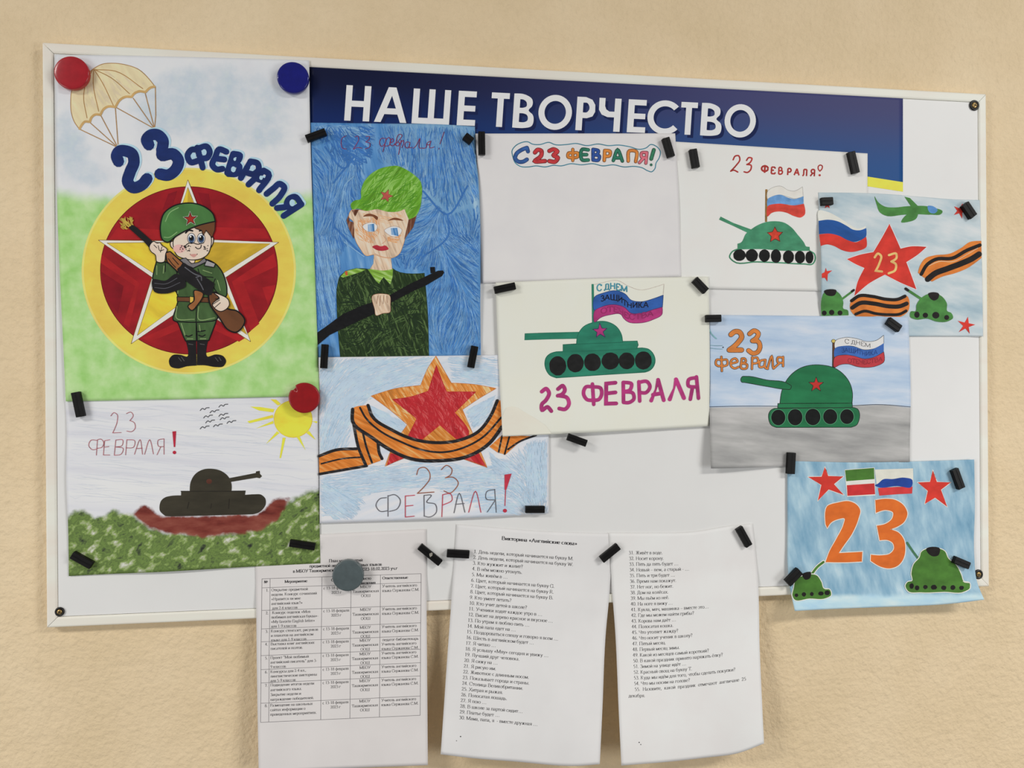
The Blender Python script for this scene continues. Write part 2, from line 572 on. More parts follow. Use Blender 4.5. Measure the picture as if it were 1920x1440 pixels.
# printed heading stuck along the top of the board
def gradient(name, A, B_, Cc, D, rough=0.5):
    """Printed colour that runs from A to B along the strip, and from C to D below, by the pigment mask."""
    mt, nt, b = new_mat(name, rough, 0.2)
    at = nt.nodes.new('ShaderNodeAttribute'); at.attribute_name = 'pigment'
    sp = nt.nodes.new('ShaderNodeSeparateColor'); nt.links.new(at.outputs['Color'], sp.inputs['Color'])
    def mix(f, a, c):
        m_ = nt.nodes.new('ShaderNodeMix'); m_.data_type = 'RGBA'
        nt.links.new(f, m_.inputs['Factor'])
        for k, v in (('A', a), ('B', c)):
            if isinstance(v, tuple): m_.inputs[k].default_value = obs(v)
            else: nt.links.new(v, m_.inputs[k])
        return m_.outputs['Result']
    top, bot = mix(sp.outputs[0], A, B_), mix(sp.outputs[0], Cc, D)
    nt.links.new(mix(sp.outputs[1], top, bot), b.inputs['Base Color'])
    return mt
hdr = Sheet('header_strip', None, None, (580, 123.5), (1693, 181), (1693, 358.8), (580, 304), 0,
            gradient('header_print', (14, 20, 52), (58, 60, 106), (18, 46, 108), (26, 74, 132)),
            mask=lambda x, y: (sstep(640, 1480, x), sstep(0.05, 0.95, (y - 124 - (x - 580) * 0.0517) / 160.0), 0), cell=0.006, dy=-0.0004, bottom=((1000, 309), (1400, 319), (1626, 348.5)))
hdr.o.parent = board
hdr.o.location = hdr.org - ORG
hdr.o['label'] = 'blue printed header strip'
p = hdr.part('yellow_stripe', 'yellow stripe under the blue')
p.fill(PX, '1420 300 1626 331 1693 341.5 1693 359.4 1626 349.2 1420 321', paint((238, 220, 85), 0.03), 0)
# ------------------------------------------------------------------ lettering
# Skeleton letters, cap height 100. I stem with serifs (b foot only, t head only, i none), L polyline, S curve, O ellipse, D dot.
GL = {
'а': (67, 'S 12 55 28 66 42 62 46 50 46 12 52 3 60 5|S 46 40 22 34 8 20 12 4 28 0 46 12'),
'б': (76, 'O 38 33 30 34|S 9 38 10 70 25 90 50 95 62 104'),
'в': (71, 'I 14 0 66|S 14 66 40 66 54 58 50 40 36 35 14 35|S 36 35 56 30 60 14 48 1 14 0'),
'г': (62, 'I 14 0 66|L 14 66 54 66 54 50'),
'д': (77, 'S 22 66 22 40 18 12 10 2|L 22 66 58 66|i 58 0 66|L 4 -18 4 2 72 2 72 -18'),
'е': (67, 'S 10 36 56 36c 54 56 34 66 14 56 8 32 16 8 36 0 58 12'),
'ё': (67, 'S 10 36 56 36c 54 56 34 66 14 56 8 32 16 8 36 0 58 12|D 22 86|D 46 86'),
'ж': (104, 'I 52 0 66|S 52 34 36 36 24 62 10 62|S 38 38 24 6 6 1|S 52 34 68 36 80 62 94 62|S 66 38 80 6 98 1'),
'з': (59, 'S 8 56 24 66 44 62 46 44 26 36|S 26 36 50 32 52 12 32 -1 6 10'),
'и': (80, 'I 16 0 66|I 64 0 66|L 16 8 64 58'),
'й': (80, 'I 16 0 66|I 64 0 66|L 16 8 64 58|S 26 90 40 82 54 90'),
'к': (74, 'I 16 0 66|S 16 34 34 36 48 62 62 64|S 34 36 50 6 70 1'),
'л': (75, 'S 22 66 22 40 18 8 6 2|L 22 66 60 66|I 60 0 66'),
'м': (95, 'I 16 0 66|I 80 0 66|L 16 66 46 4 80 66'),
'н': (80, 'I 16 0 66|I 64 0 66|L 16 34 64 34'),
'о': (75, 'O 38 33 30 34'),
'п': (80, 'I 16 0 66|I 64 0 66|L 16 66 64 66'),
'р': (75, 'I 16 -30 66|S 16 54 34 66 58 62 66 34 56 4 34 0 16 10'),
'с': (67, 'S 56 52 36 66 14 56 8 32 16 8 36 0 58 12'),
'т': (66, 'I 33 0 66|L 6 50 6 66 60 66 60 50'),
'у': (75, 'L 12 66 40 4|S 66 66 40 4 26 -26 8 -28|L 2 66 24 66|L 54 66 74 66'),
'ф': (98, 'I 49 -30 95|O 49 33 40 33'),
'х': (75, 'L 12 66 62 0|L 62 66 12 0|L 4 66 24 66|L 52 66 72 66|L 2 0 22 0|L 54 0 74 0'),
'ц': (81, 'I 16 0 66|I 62 0 66|L 16 1 76 1 76 -18'),
'ч': (76, 'S 14 66 16 40 34 30 60 36|I 60 0 66'),
'ш': (116, 'I 16 0 66|I 58 0 66|I 100 0 66|L 16 1 100 1'),
'щ': (118, 'I 16 0 66|I 58 0 66|I 100 0 66|L 16 1 114 1 114 -18'),
'ы': (100, 'I 16 0 66|S 16 36 46 36 56 18 44 1 16 0|I 84 0 66'),
'ь': (68, 'I 16 0 66|S 16 36 46 36 58 18 46 1 16 0'),
'э': (64, 'S 8 54 28 66 50 56 56 32 48 8 26 0 6 12|L 22 34 56 34'),
'ю': (114, 'I 16 0 66|O 76 33 30 34|L 16 34 46 34'),
'я': (70, 'I 56 0 66|S 56 66 26 66 12 54 20 36 56 32|L 34 32 8 0'),
'А': (108, 'L 8 0 54 100 98 0|L 26 36 80 36|L 0 0 24 0|L 82 0 108 0'),
'Б': (87, 'I 16 0 100|L 16 100 72 100 72 80|S 16 56 56 56 76 30 60 2 16 0'),
'В': (100, 'I 18 0 100|S 18 100 60 100 76 78 58 54 18 54|S 56 54 86 48 88 20 64 1 18 0'),
'Г': (87, 'I 18 0 100|L 18 100 78 100 78 76'),
'Д': (103, 'S 32 100 32 60 26 16 14 3|L 32 100 80 100|i 80 0 100|L 6 -22 6 2 98 2 98 -22'),
'Е': (92, 'I 18 0 100|L 18 100 80 100 80 78|L 18 52 62 52|L 18 0 84 0 84 24'),
'Ж': (136, 'I 68 0 100|S 68 52 46 56 30 94 12 96|S 46 56 28 6 6 2|S 68 52 90 56 106 94 124 96|S 90 56 108 6 130 2'),
'З': (75, 'S 10 82 34 102 60 88 56 60 28 52|S 28 52 64 48 66 14 36 -2 8 14'),
'И': (109, 'I 18 0 100|I 90 0 100|L 18 12 90 90'),
'К': (100, 'I 18 0 100|S 18 50 44 54 64 92 86 96|S 44 54 70 8 98 1'),
'Л': (103, 'S 30 100 30 60 24 10 8 2|L 30 100 84 100|I 84 0 100'),
'М': (134, 'I 18 0 100|I 116 0 100|L 18 100 64 6 116 100'),
'Н': (109, 'I 18 0 100|I 90 0 100|L 18 52 90 52'),
'О': (109, 'O 54 50 46 52'),
'П': (109, 'I 18 0 100|I 90 0 100|L 18 100 90 100'),
'Р': (84, 'I 18 0 100|S 18 100 58 100 76 76 58 50 18 48'),
'С': (101, 'S 88 74 66 100 30 96 8 52 28 6 62 -2 92 22|L 89 98 89 72'),
'Т': (92, 'I 46 0 100|L 6 78 6 100 86 100 86 78'),
'У': (105, 'L 14 100 56 32|S 94 100 54 26 36 0 14 2|L 2 100 28 100|L 80 100 104 100'),
'Ф': (118, 'I 59 0 100|O 59 54 48 34'),
'Х': (109, 'L 14 100 96 0|L 94 100 12 0|L 4 100 28 100|L 80 100 106 100|L 2 0 26 0|L 82 0 108 0'),
'Ц': (109, 'I 18 0 100|I 84 0 100|L 18 1 104 1 104 -24'),
'Ч': (97, 'S 16 100 18 60 44 46 80 56|I 80 0 100'),
'Ш': (152, 'I 18 0 100|I 76 0 100|I 134 0 100|L 18 1 134 1'),
'Щ': (156, 'I 18 0 100|I 76 0 100|I 134 0 100|L 18 1 152 1 152 -22'),
'Я': (100, 'I 82 0 100|S 82 100 34 100 20 76 36 50 82 48|L 50 48 8 0'),
'W': (142, 'L 6 100 42 0 70 90 98 0 136 100'),
'G': (109, 'S 88 74 66 100 30 96 8 52 28 6 62 -2 92 16|L 89 98 89 72|I 92 4 44'),
'R': (100, 'I 18 0 100|S 18 100 58 100 76 76 58 50 18 48|L 50 48 94 0'),
'n': (76, 'I 14 0 66|S 14 50 34 66 54 58 56 40|b 56 0 44'),
'w': (108, 'L 8 66 32 0 54 62 76 0 100 66'),
'f': (50, 'b 20 0 80|S 20 76 28 98 48 94|L 6 66 38 66'),
'v': (75, 'L 8 66 36 0 66 66'),
'r': (50, 'I 14 0 66|S 14 46 28 64 44 62'),
'i': (42, 'I 20 0 66|D 20 92'),
't': (44, 'S 18 88 18 14 28 0 42 6|L 4 66 38 66'),
'l': (42, 'I 20 0 100'),
's': (58, 'S 48 54 28 66 10 54 16 40 40 30 50 14 34 0 8 10'),
'g': (75, 'O 34 44 24 22|S 20 26 12 14 56 4 64 -16 36 -30 8 -18 18 0'),
'h': (76, 'I 14 0 100|S 14 50 34 66 54 58 56 40|b 56 0 44'),
'0': (75, 'O 38 50 30 51'), '1': (75, 'b 40 0 100|L 20 86 40 100'),
'2': (75, 'S 10 76 22 98 46 98 58 76 44 46 12 4|L 10 3 62 3 68 18'),
'3': (75, 'S 12 82 30 100 52 92 52 66 30 54|S 30 54 60 46 58 10 30 -2 8 8'),
'4': (75, 'L 48 0 48 100 6 30 68 30'),
'5': (75, 'L 62 98 26 98 18 58|S 18 56 50 56 62 28 46 2 10 2'),
'6': (75, 'S 60 98 28 84 10 40 16 6 38 -1 60 14 60 44 38 58 14 40'),
'7': (75, 'L 8 80 12 98 64 98 30 0'), '8': (75, 'O 37 76 22 23|O 37 26 28 27'),
'9': (75, 'S 14 0 46 16 64 58 58 92 36 101 14 84 14 56 36 42 60 58'),
'.': (38, 'D 16 5'), ',': (38, 'D 16 5|L 18 4 8 -18'), '?': (67, 'S 10 78 22 98 46 96 52 76 34 50 32 28|D 32 5'),
'!': (44, 'L 20 100 20 30|D 20 5'), '«': (75, 'L 34 60 12 36 34 12|L 60 60 38 36 60 12'), '»': (75, 'L 12 60 34 36 12 12|L 38 60 60 36 38 12'),
'…': (150, 'D 24 5|D 74 5|D 124 5'), '-': (50, 'L 6 32 42 32'), '–': (76, 'L 2 32 74 32'),
'№': (146, 'L 14 0 14 100 70 0 70 100|O 112 60 20 24|L 94 20 130 20'), '"': (60, 'L 18 100 18 72|L 40 100 40 72'), ' ': (38, ''),
}
for a, b in zip('aeocyxpMBTEKHАС', 'аеосухрМВТЕКНАС'): GL.setdefault(a, GL[b])

def glyph_shapes(ch, tv, th, serif):
    """Ribbons of one letter in letter units: lists of quads."""
    out = []
    w, ops = GL[ch]
    def rib(P):
        P = [p for i, p in enumerate(P) if i == 0 or p != P[i - 1]]
        V_ = []
        n = len(P)
        for i in range(n):
            a, b = P[max(0, i - 1)], P[min(n - 1, i + 1)]
            dx, dy = b[0] - a[0], b[1] - a[1]
            d = math.hypot(dx, dy) or 1e-6
            dx /= d; dy /= d
            k = 0.5 * math.hypot(tv * dy, th * dx)
            V_ += [(P[i][0] - dy * k, P[i][1] + dx * k), (P[i][0] + dy * k, P[i][1] - dx * k)]
        out.append((V_, [(2 * i, 2 * i + 1, 2 * i + 3, 2 * i + 2) for i in range(n - 1)]))
    for op in ops.split('|'):
        if not op: continue
        k, rest = op[0], op[2:]
        a = [float(q) for q in rest.replace('c', '').split()]
        if k in 'Iibt':
            rib([(a[0], a[1]), (a[0], a[2])])
            s = tv * 0.5 + 7
            if serif and k in 'Ib': rib([(a[0] - s, a[1] + th / 2), (a[0] + s, a[1] + th / 2)])
            if serif and k in 'It': rib([(a[0] - s, a[2] - th / 2), (a[0] + s, a[2] - th / 2)])
        elif k == 'L':
            q = [(a[i], a[i + 1]) for i in range(0, len(a), 2)]
            if not serif and len(q) == 2 and q[0][1] == q[1][1] and q[0][1] in (0, 66, 100) and abs(q[0][0] - q[1][0]) < 28: continue
            for i in range(len(q) - 1): rib([q[i], q[i + 1]])
        elif k == 'S': rib(spline(pts(rest), False, 3))
        elif k == 'O': rib([(a[0] + a[2] * math.cos(t * math.pi / 7), a[1] + a[3] * math.sin(t * math.pi / 7)) for t in range(15)])
        elif k == 'D':
            r = max(tv * 0.62, 8)
            q = [(a[0] + r * math.cos(t * math.pi / 3), a[1] + r * math.sin(t * math.pi / 3)) for t in range(6)]
            out.append((q, [tuple(range(6))]))
    return w, out
GC = {}
def text_width(t, track=0): return sum(GL[c][0] + track for c in t)
def put_text(part, t, path, cap, mt, up=(0, -1), tv=14, th=6, serif=True, fit=None, sx=None, track=0, h=None, jit=0.0, align=0):
    """Sets a line of letters along path (photograph frame). fit: stretch the line to the path; sx: width per letter unit."""
    S = part.sheet
    P = spline([(p[0], p[1], 0) for p in path], False, 12) if len(path) > 2 else [p[:2] for p in path]
    L = [0.0]
    for i in range(1, len(P)): L.append(L[-1] + math.hypot(P[i][0] - P[i - 1][0], P[i][1] - P[i - 1][1]))
    tw = text_width(t, track)
    k = sx if sx else L[-1] / tw
    h = h or S.layer()
    i_ = part._m(mt)
    def on(d):
        j = 0
        while j < len(L) - 2 and L[j + 1] < d: j += 1
        q = (d - L[j]) / ((L[j + 1] - L[j]) or 1e-9)
        return (P[j][0] + (P[j + 1][0] - P[j][0]) * q, P[j][1] + (P[j + 1][1] - P[j][1]) * q)
    x = align * (L[-1] - tw * k)
    ky = cap / 100.0
    G = random.Random(t)
    for ch in t:
        key = (ch, tv, th, serif)
        if key not in GC: GC[key] = glyph_shapes(ch, tv, th, serif)
        w, shp = GC[key]
        jy, js = (G.uniform(-1, 1) * jit * cap, 1 + G.uniform(-1, 1) * jit)
        for si, (V_, F) in enumerate(shp):
            b = len(part.v)
            for (u, v) in V_:
                q = on(x + (u + track / 2) * k)
                v2 = v * js * ky + jy
                part.v.append(S.at(q[0] + up[0] * v2, q[1] + up[1] * v2, h + si * 1.6e-6))
            for fc in F:
                part.f.append(tuple(b + n for n in fc)); part.mi.append(i_)
        x += (w + track) * k
    return part
# ------------------------------------------------------------------ header lettering
SHEETS = []
class BannerView:
    k = 1.0
    def __call__(s, p):
        u, v = p[0], p[1] / 100.0
        return (u + (4.6 - 0.001 * (u - 645)) * v, 225.9 + 0.0415 * (u - 645.2) - (66.4 - 0.00855 * (u - 647)) * v)
BV = BannerView()
def shift(t, dx, dv=0):
    return ' '.join('%s' % q if q == 'c' else q for q in t.split()) if not dx else ' '.join(
        ('%.2f' % (float(q.rstrip('c')) + (dx if i % 2 == 0 else dv))) + ('c' if q.endswith('c') else '') for i, q in enumerate(t.split()))
EL = '856.1 0 890.2 0 890.2 17 868 17 868 41.5 889 41.5 889 58 868 58 868 83 890 83 890 100 856.1 100'
BL_ = '960.3 0c 983 0 994 4 999.5 25 997 40 989 52 995 66 993 88 976 100 960.3 100c'
BH_ = ('972 59c 977 59 984 63 985 71 982 80 976 84 972 84c', '972 17c 982 17 987 21 988.5 30 985 40 978 43 972 43c')
def ell(cx_, rx, ry, a0=0, a1=360, n=40):
    return ' '.join('%.2f %.2f' % (cx_ + rx * math.cos(math.radians(a0 + (a1 - a0) * i / n)), 50 + ry * math.sin(math.radians(a0 + (a1 - a0) * i / n))) for i in range(n if a1 - a0 == 360 else n + 1))
def arcC(c_, rx, ry, tx, ty):
    o_ = ell(c_, rx, ry, 42, 318); i_ = ell(c_, rx - tx, ry - ty, 42, 318).split()
    i_ = [(i_[k], i_[k + 1]) for k in range(0, len(i_), 2)][::-1]
    return o_ + ' ' + ' '.join(a + ' ' + b for a, b in i_)
HEAD = [
 ('645.2 0 657.1 0 657.1 40 679.8 40 679.8 0 692 0 692 100 679.8 100 679.8 57 657.1 57 657.1 100 645.2 100', 0, ()),
 ('701.1 0 713.6 0 719.5 23 744 23 749.6 0 761.8 0 739 100 724.5 100', 0, ('723.5c 40c 740.5c 40c 731.8c 76c',)),
 ('771.5 0 841.8 0 841.8 100 830.3 100 830.3 17 812.6 17 812.6 100 801 100 801 17 783.3 17 783.3 100 771.5 100', 0, ()),
 (EL, 0, ()),
 ('929.8 0 941.2 0 941.2 83 952 83 952 100 918.2 100 918.2 83 929.8 83', 0, ()),
 (BL_, 1, BH_),
 (ell(1038.9, 31.4, 52), 0, (ell(1038.9, 20, 34),)),
 ('1078.6 0 1090.5 0 1090.5 37 1099 37 1109 43 1113.5 57 1113 78 1107 93 1095 100 1078.6 100', 0, ('1090.5c 54c 1097 54 1101.5 61 1101.5 75 1097 83 1090.5c 83c',)),
 ('1120 100 1131.5 100 1131.5 76 1134 66 1140 60 1149.6 60 1149.6 100 1161.5 100 1161.5 0 1149.6 0 1149.6 43 1137 43 1126 50 1120.5 64', 0, ()),
 (shift(EL, 318.9), 0, ()),
 (arcC(1245, 33, 52, 11.5, 18), 0, ()),
 ('1283.3 0 1294.3 0 1294.3 83 1305 83 1305 100 1274 100 1274 83 1283.3 83', 0, ()),
 (shift(BL_, 352.2), 1, tuple(shift(q, 352.2) for q in BH_)),
 (ell(1386, 29.3, 52), 0, (ell(1386, 18.6, 34),)),
]
def fixh(t):
    return t
p = hdr.part('lettering', 'white heading letters')
for (t, sm, ho) in HEAD:
    p.fill(BV, shift(t, 5.5, -9), paint((20, 32, 76), 0.04), sm, holes=tuple(shift(q, 5.5, -9) for q in ho))
for (t, sm, ho) in HEAD:
    p.fill(BV, t, paint((226, 224, 228), 0.02), sm, holes=ho)
hdr.done()

# ------------------------------------------------------------------ boy soldier poster
A = View(80, 90, 3.6923)
B = View(80, 420, 3.6923)
C1 = View(60, 60, 6.4)
INK = paint((20, 20, 22), 0.15)
BLOBS = [(350, 190, 90, 60, .8), (480, 250, 90, 45, .7), (420, 150, 90, 40, .55), (135, 285, 45, 50, .85), (185, 330, 60, 25, .7), (300, 230, 60, 60, .5), (520, 180, 60, 50, .5), (125, 210, 30, 50, .4)]
def poster_mask(x, y):
    bl = min(0.78, sum(a * math.exp(-((x - bx) / rx) ** 2 - ((y - by) / ry) ** 2) for bx, by, rx, ry, a in BLOBS))
    e = y + 0.06 * abs(x - 340)
    return (bl * .8, 0.95 * sstep(335, 420, e), 0)
poster = Sheet('soldier_poster', 'large painted poster of a boy soldier before a red and gold star, under a parachute', 'poster',
    (103.4, 102.5), (579.7, 113), (598.6, 742), (123.3, 752.6), 5,
    wash('poster_paper', (((214, 215, 219), (220, 221, 224), (224, 224, 226)), 25.0, 0, 1, .3, .7, 3.0), (
        ((((206, 211, 216), (192, 203, 213), (200, 210, 213)), 60.0, 0, 1, .3, .7, 4.0), 0, 26.0, 1.1),
        ((((150, 200, 112), (172, 212, 138), (192, 220, 162)), 50.0, 0, 1, .3, .7, 5.0), 1, 40.0, 0.35))),
    top=((250, 104.5), (420, 108.5)), right=((581, 217), (589, 469), (596, 663.7)), bottom=((360, 748),), left=((108.4, 420), (120.6, 690.8)),
    bend=lambda u, v: 0.0004 * sstep(0.12, 0.0, v), mask=poster_mask)
YEL, GOLD, DGOLD = paint((234, 202, 88), 0.06, 40), paint((226, 196, 62), 0.10, 60, 30, 3), paint((198, 164, 52), 0.12, 60, -20, 3)
RED, RED2, RED3 = paint((146, 26, 34), 0.10, 50), paint((164, 32, 37), 0.08, 60), paint((128, 20, 32), 0.1, 60)
CREAM = paint((232, 222, 212), 0.03)
p = poster.part('painted_emblem', 'red disc with a gold star inside a yellow ring')
p.disc(PX, 354, 508, 201, 193.5, paint((238, 214, 120), 0.05, 40))
p.disc(PX, 354, 508, 197, 190, YEL)
p.disc(PX, 354.5, 507, 166.2, 157, RED, line=paint((96, 20, 22), .1), lw=1.2)
p.fill(B, '1600 205 1622 290 1390 400 1500 690 1440 740 1310 400', RED2, 0)
p.fill(B, '1615 420 1520 440 1560 560 1600 470', RED2, 0)
p.fill(B, '408 210 670 410 600 720 560 690 640 430 402 270', RED2, 0)
p.fill(B, '406 330 560 430 520 620 420 460', RED3, 0)
p.fill(B, '690 790 935 680 1190 690 1400 790 1360 815 1180 730 950 730 740 818', RED2, 0)
p.fill(A, '1180 1240 1535 1250 1570 1320 1180 1322', RED2, 0)
p.fill(A, '520 1240 835 1260 830 1325 460 1325', RED2, 0)
p.fill(A, '1075 1000 1150 1010 1180 1200 1120 1110', RED3, 0)
p.fill(A, '930 990 870 1010 830 1120 900 1090', RED3, 0)
SK = paint((120, 84, 30), 0.1)
p.fill(A, '1005 912 1090 1130 1166 1327 1635 1345 1268 1588 1440 2033 1030 1765 612 2048 757 1588 385 1330 890 1335 930 1150', CREAM, 0, SK, 3.5)
p.fill(A, '1005 965 1048 1075 1150 1345 1575 1355 1225 1575 1415 1985 1030 1715 655 1990 790 1575 445 1350 870 1345 960 1100', GOLD, 0, SK, 3)
p.fill(A, '1150 1345 1575 1355 1225 1575 1030 1450', DGOLD, 0)
p.fill(A, '1225 1575 1415 1985 1200 1840 1100 1560', DGOLD, 0)
p.fill(A, '1005 975 1045 1080 1100 1250 1000 1250', DGOLD, 0)

p = poster.part('painted_parachute', 'beige parachute')
TAN, TANL = paint((196, 160, 104), 0.08), paint((168, 128, 80), 0.1)
p.lines(C1, ['570 1165 1030 1385', '700 1090 1030 1385', '830 1010 1030 1385', '1000 910 1035 1385', '1010 905 1470 1160', '1215 795 1470 1160', '1360 740 1470 1160', '1480 655 1485 1000 1470 1160'], 10, TANL, 0)
p.fill(C1, '480 700 600 560 740 440c 830 390 980 375 1130 395 1280 450 1400 560 1475 655c 1420 665 1360 725c 1290 700 1230 730 1195 785c 1120 785 1060 820 1000 905c 920 895 860 930 820 1005c 760 995 710 1040 695 1085c 640 1080 600 1110 570 1165c 510 1080 470 950 465 830', paint((224, 208, 168), 0.05, 150, 60, 4), 1, TANL, 9)
p.hatch(C1, '640 620 900 420 1380 560 1330 680 1000 860 640 1000', 26, lambda x, y: 20 + 60 * (1 - (x - 150) / 140.0), 190, 26, paint((214, 198, 166), .04), 5)
p.lines(C1, ['725 455 640 640 620 760 660 1030', '740 450 735 620 800 950', '745 450 840 600 980 890', '750 450 950 550 1170 740', '750 452 1000 470 1330 680'], 10, TANL)
p.lines(C1, ['1470 655 1420 668 1360 722', '1355 720 1290 712 1230 735 1195 778', '1190 778 1120 778 1055 815 1000 900', '1000 900 910 895 860 925 820 995', '815 992 760 990 710 1030 695 1075', '690 1078 630 1078 600 1110 570 1160'], 28, TAN)

p = poster.part('lettering', 'navy puffy lettering')
NAVY, HALO = paint((28, 46, 100), 0.12, 70), paint((176, 208, 224), 0.04)
n2 = '525 785 512 745 530 715 570 712 620 735 632 790 605 860 590 930 622 965 690 945 722 905'
n3a, n3b = '735 670 720 635 745 605 790 600 832 640 828 700 825 740 c', '830 745 905 735 940 780 918 845 865 880 812 872'
big, med = [n2, n3a, '825 700 830 745', n3b], [
 '1070 690 1090 760 1108 828', '1080 705 1030 705 1003 745 1025 790 1082 778', '1085 692 1135 682 1157 720 1140 758 1092 765',
 '1272 718 1222 702 1195 755 1175 810 1205 840 1245 836', '1200 765 1258 772',
 '1318 735 1278 865', '1320 732 1366 745 1352 782 1310 796', '1310 796 1362 820 1345 868 1285 872',
 '1440 785 1372 900', '1438 785 1488 800 1495 842 1455 872 1412 862',
 '1425 945 1530 848', '1530 848 1562 868 1498 985', '1465 900 1530 920',
 '1550 1010 1600 970 1640 940 1672 962 1648 1020 1590 1078',
 '1792 1082 1668 1162', '1790 1082 1745 1030 1705 1045 1690 1090 1730 1115', '1690 1100 1622 1108']
p.lines(A, [' '.join(str(float(q) + (10 if i % 2 == 0 else -10)) for i, q in enumerate(t.replace(' c', '').split())) for t in med], 44, HALO)
p.lines(A, [' '.join(str(float(q) + (12 if i % 2 == 0 else -8)) for i, q in enumerate(t.replace(' c', '').split())) for t in big], 84, HALO)
p.lines(A, [t.replace(' c', '') for t in big], 80, NAVY)
p.lines(A, med, 42, NAVY)
for x, y, r in ((1045, 745, 17), (1118, 722, 17), (1330, 770, 9), (1320, 840, 16), (1452, 832, 16), (1512, 898, 12), (1728, 1072, 19)):
    p.disc(A, x, y, r, r * 1.25, HALO)

p = poster.part('painted_soldier', 'cartoon boy in green uniform holding a rifle')
GRN, GRN2 = paint((66, 92, 54), 0.12, 90, 80, 3), paint((88, 116, 70), 0.1, 90, 80, 3)
SKIN, BRN, BRN2 = paint((226, 204, 186), 0.03), paint((104, 66, 42), 0.1, 60, 40, 3), paint((150, 96, 56), 0.08)
BLK, GREY = paint((30, 28, 30), 0.15, 80), paint((120, 116, 118), 0.06)
q = p.sub('boot')
q.fill(B, '990 806c 1062 806c 1066 980c 1000 985 930 1000 885 985 875 940 900 908 950 905 1000 918', BLK, 1)
q.lines(B, ['940 925 960 950', '960 920 980 948', '1010 830 1040 835'], 4, paint((90, 90, 88), .1))
q = p.sub('boot')
q.fill(B, '1068 806c 1146 806c 1140 918 1200 903 1250 915 1270 950 1250 985 1200 990 1120 978 1068 978c', BLK, 1)
q.lines(B, ['1195 925 1215 950', '1220 922 1235 945', '1090 830 1120 835'], 4, paint((90, 90, 88), .1))
q = p.sub('trousers')
q.fill(B, '905 650 940 690 975 780 990 810 1064 808 1064 680', GRN, 0, INK, 8)
q.fill(B, '1064 680 1070 808 1150 806 1172 750 1195 690 1205 650', GRN, 0, INK, 8)
q.lines(B, ['985 770 1010 778 1035 768', '1075 745 1100 742 1125 738', '1080 770 1105 778 1125 768'], 8, INK)
q.lines(B, ['960 690 985 770', '1085 700 1090 740', '1000 795 1040 795', '1090 795 1130 795'], 5, paint((140, 160, 110), .05))
q = p.sub('jacket')
q.fill(B, '880 300 950 250 1040 290 1120 245 1195 275 1235 320 1265 390 1275 450 1270 500 1195 505 1200 560 1205 660 1140 676 1060 680 980 678 905 665 920 590 937 520 925 470 870 430 840 380', GRN, 1, INK, 8)
q.fill(B, '790 255c 770 330 766 390 800 405 870 400 930 340 890 285 850 262c', GRN, 1, INK, 8)
q.lines(B, ['1195 380 1180 420 1210 480', '1065 545 1062 675', '1000 300 1030 340', '1075 310 1090 350 1180 370', '850 270 848 330'], 6, INK)
q.lines(B, ['790 290 790 350', '840 290 835 340', '1110 320 1170 340', '1210 390 1230 460', '930 570 925 650 1050 660', '1080 570 1080 660 1190 650', '940 420 935 480'], 6, paint((128, 152, 100), .06))
q.fill(B, '930 505 1185 508 1185 545 932 535', BRN, 0, INK, 5)
q.fill(B, '1018 502 1046 505 1046 548 1018 546', paint((214, 180, 80), .05), 0, INK, 4)
q = p.sub('face')
q.fill(B, '985 225 1060 230 1050 270 1010 278', SKIN, 0, INK, 4)
q.fill(A, '1155 1320 1178 1308 1182 1340 1160 1385', SKIN, 1, INK, 6)
q.fill(A, '885 1345 908 1335 910 1392 890 1378', SKIN, 1, INK, 6)
q.fill(A, '905 1330 990 1265 1060 1235 1130 1255 1163 1300 1160 1390 1145 1425 1105 1455 1050 1467 980 1458 930 1435 908 1390', SKIN, 1, INK, 6)
q.disc(A, 945, 1390, 42, 30, paint((226, 176, 168), .03))
for x, yo in ((1030, 0), (1097, 0)):
    q.disc(A, x, 1318, 27, 36, paint((236, 234, 234), .02), line=INK, lw=4)
    q.disc(A, x, 1322, 21, 27, paint((60, 84, 120), .1)); q.disc(A, x, 1316, 14, 18, INK); q.disc(A, x - 6, 1306, 6, 7, CREAM)
q.lines(A, ['990 1280 1012 1262 1038 1266', '1086 1266 1102 1262 1120 1278'], 11, INK)
q.lines(B, ['985 155 1005 136 1040 131 1072 140 1115 130', '1058 160 1072 171 1093 165 1098 146', '1022 210 1045 224 1070 208'], 6, INK)
q.fill(B, '1020 212 1045 208 1068 210 1048 230', paint((206, 150, 140), .05), 1)
G_ = random.Random(4)
for _ in range(30):
    q.disc(B, G_.uniform(948, 1022), G_.uniform(146, 192), 3.2, 3.2, INK)
for _ in range(11):
    q.disc(B, G_.uniform(1116, 1146), G_.uniform(146, 186), 3.2, 3.2, INK)
q = p.sub('hair')
q.fill(A, '1050 1240 1110 1205 1195 1190 1192 1260 1172 1312 1150 1285 1132 1262 1112 1298 1100 1262 1060 1250', BRN, 0, INK, 5)
q = p.sub('helmet')
q.fill(A, '818 1210 840 1145 900 1097 980 1075 1060 1078 1130 1105 1180 1150 1195 1200c 1080 1228 980 1270 920 1305 860 1345 832 1330 815 1270', paint((72, 118, 64), 0.12, 40, 60, 2), 1, INK, 9)
q.lines(A, ['850 1200 880 1140 940 1105', '840 1310 870 1312 930 1275'], 6, paint((130, 168, 110), .06))
q.star(A, 1023, 1183, 56, 25, paint((176, 180, 160), .05), -94)
q.star(A, 1023, 1183, 46, 18, paint((160, 44, 34), .08), -94, INK, 4)
q = p.sub('collar')
q.fill(B, '950 245 990 235 1030 275 1080 265 1120 235 1137 260 1042 305 970 272', GREY, 0, INK, 5)
q.fill(B, '1135 250 1195 275 1185 300 1120 288', paint((160, 156, 158), .06), 0, INK, 5)
q = p.sub('rifle')
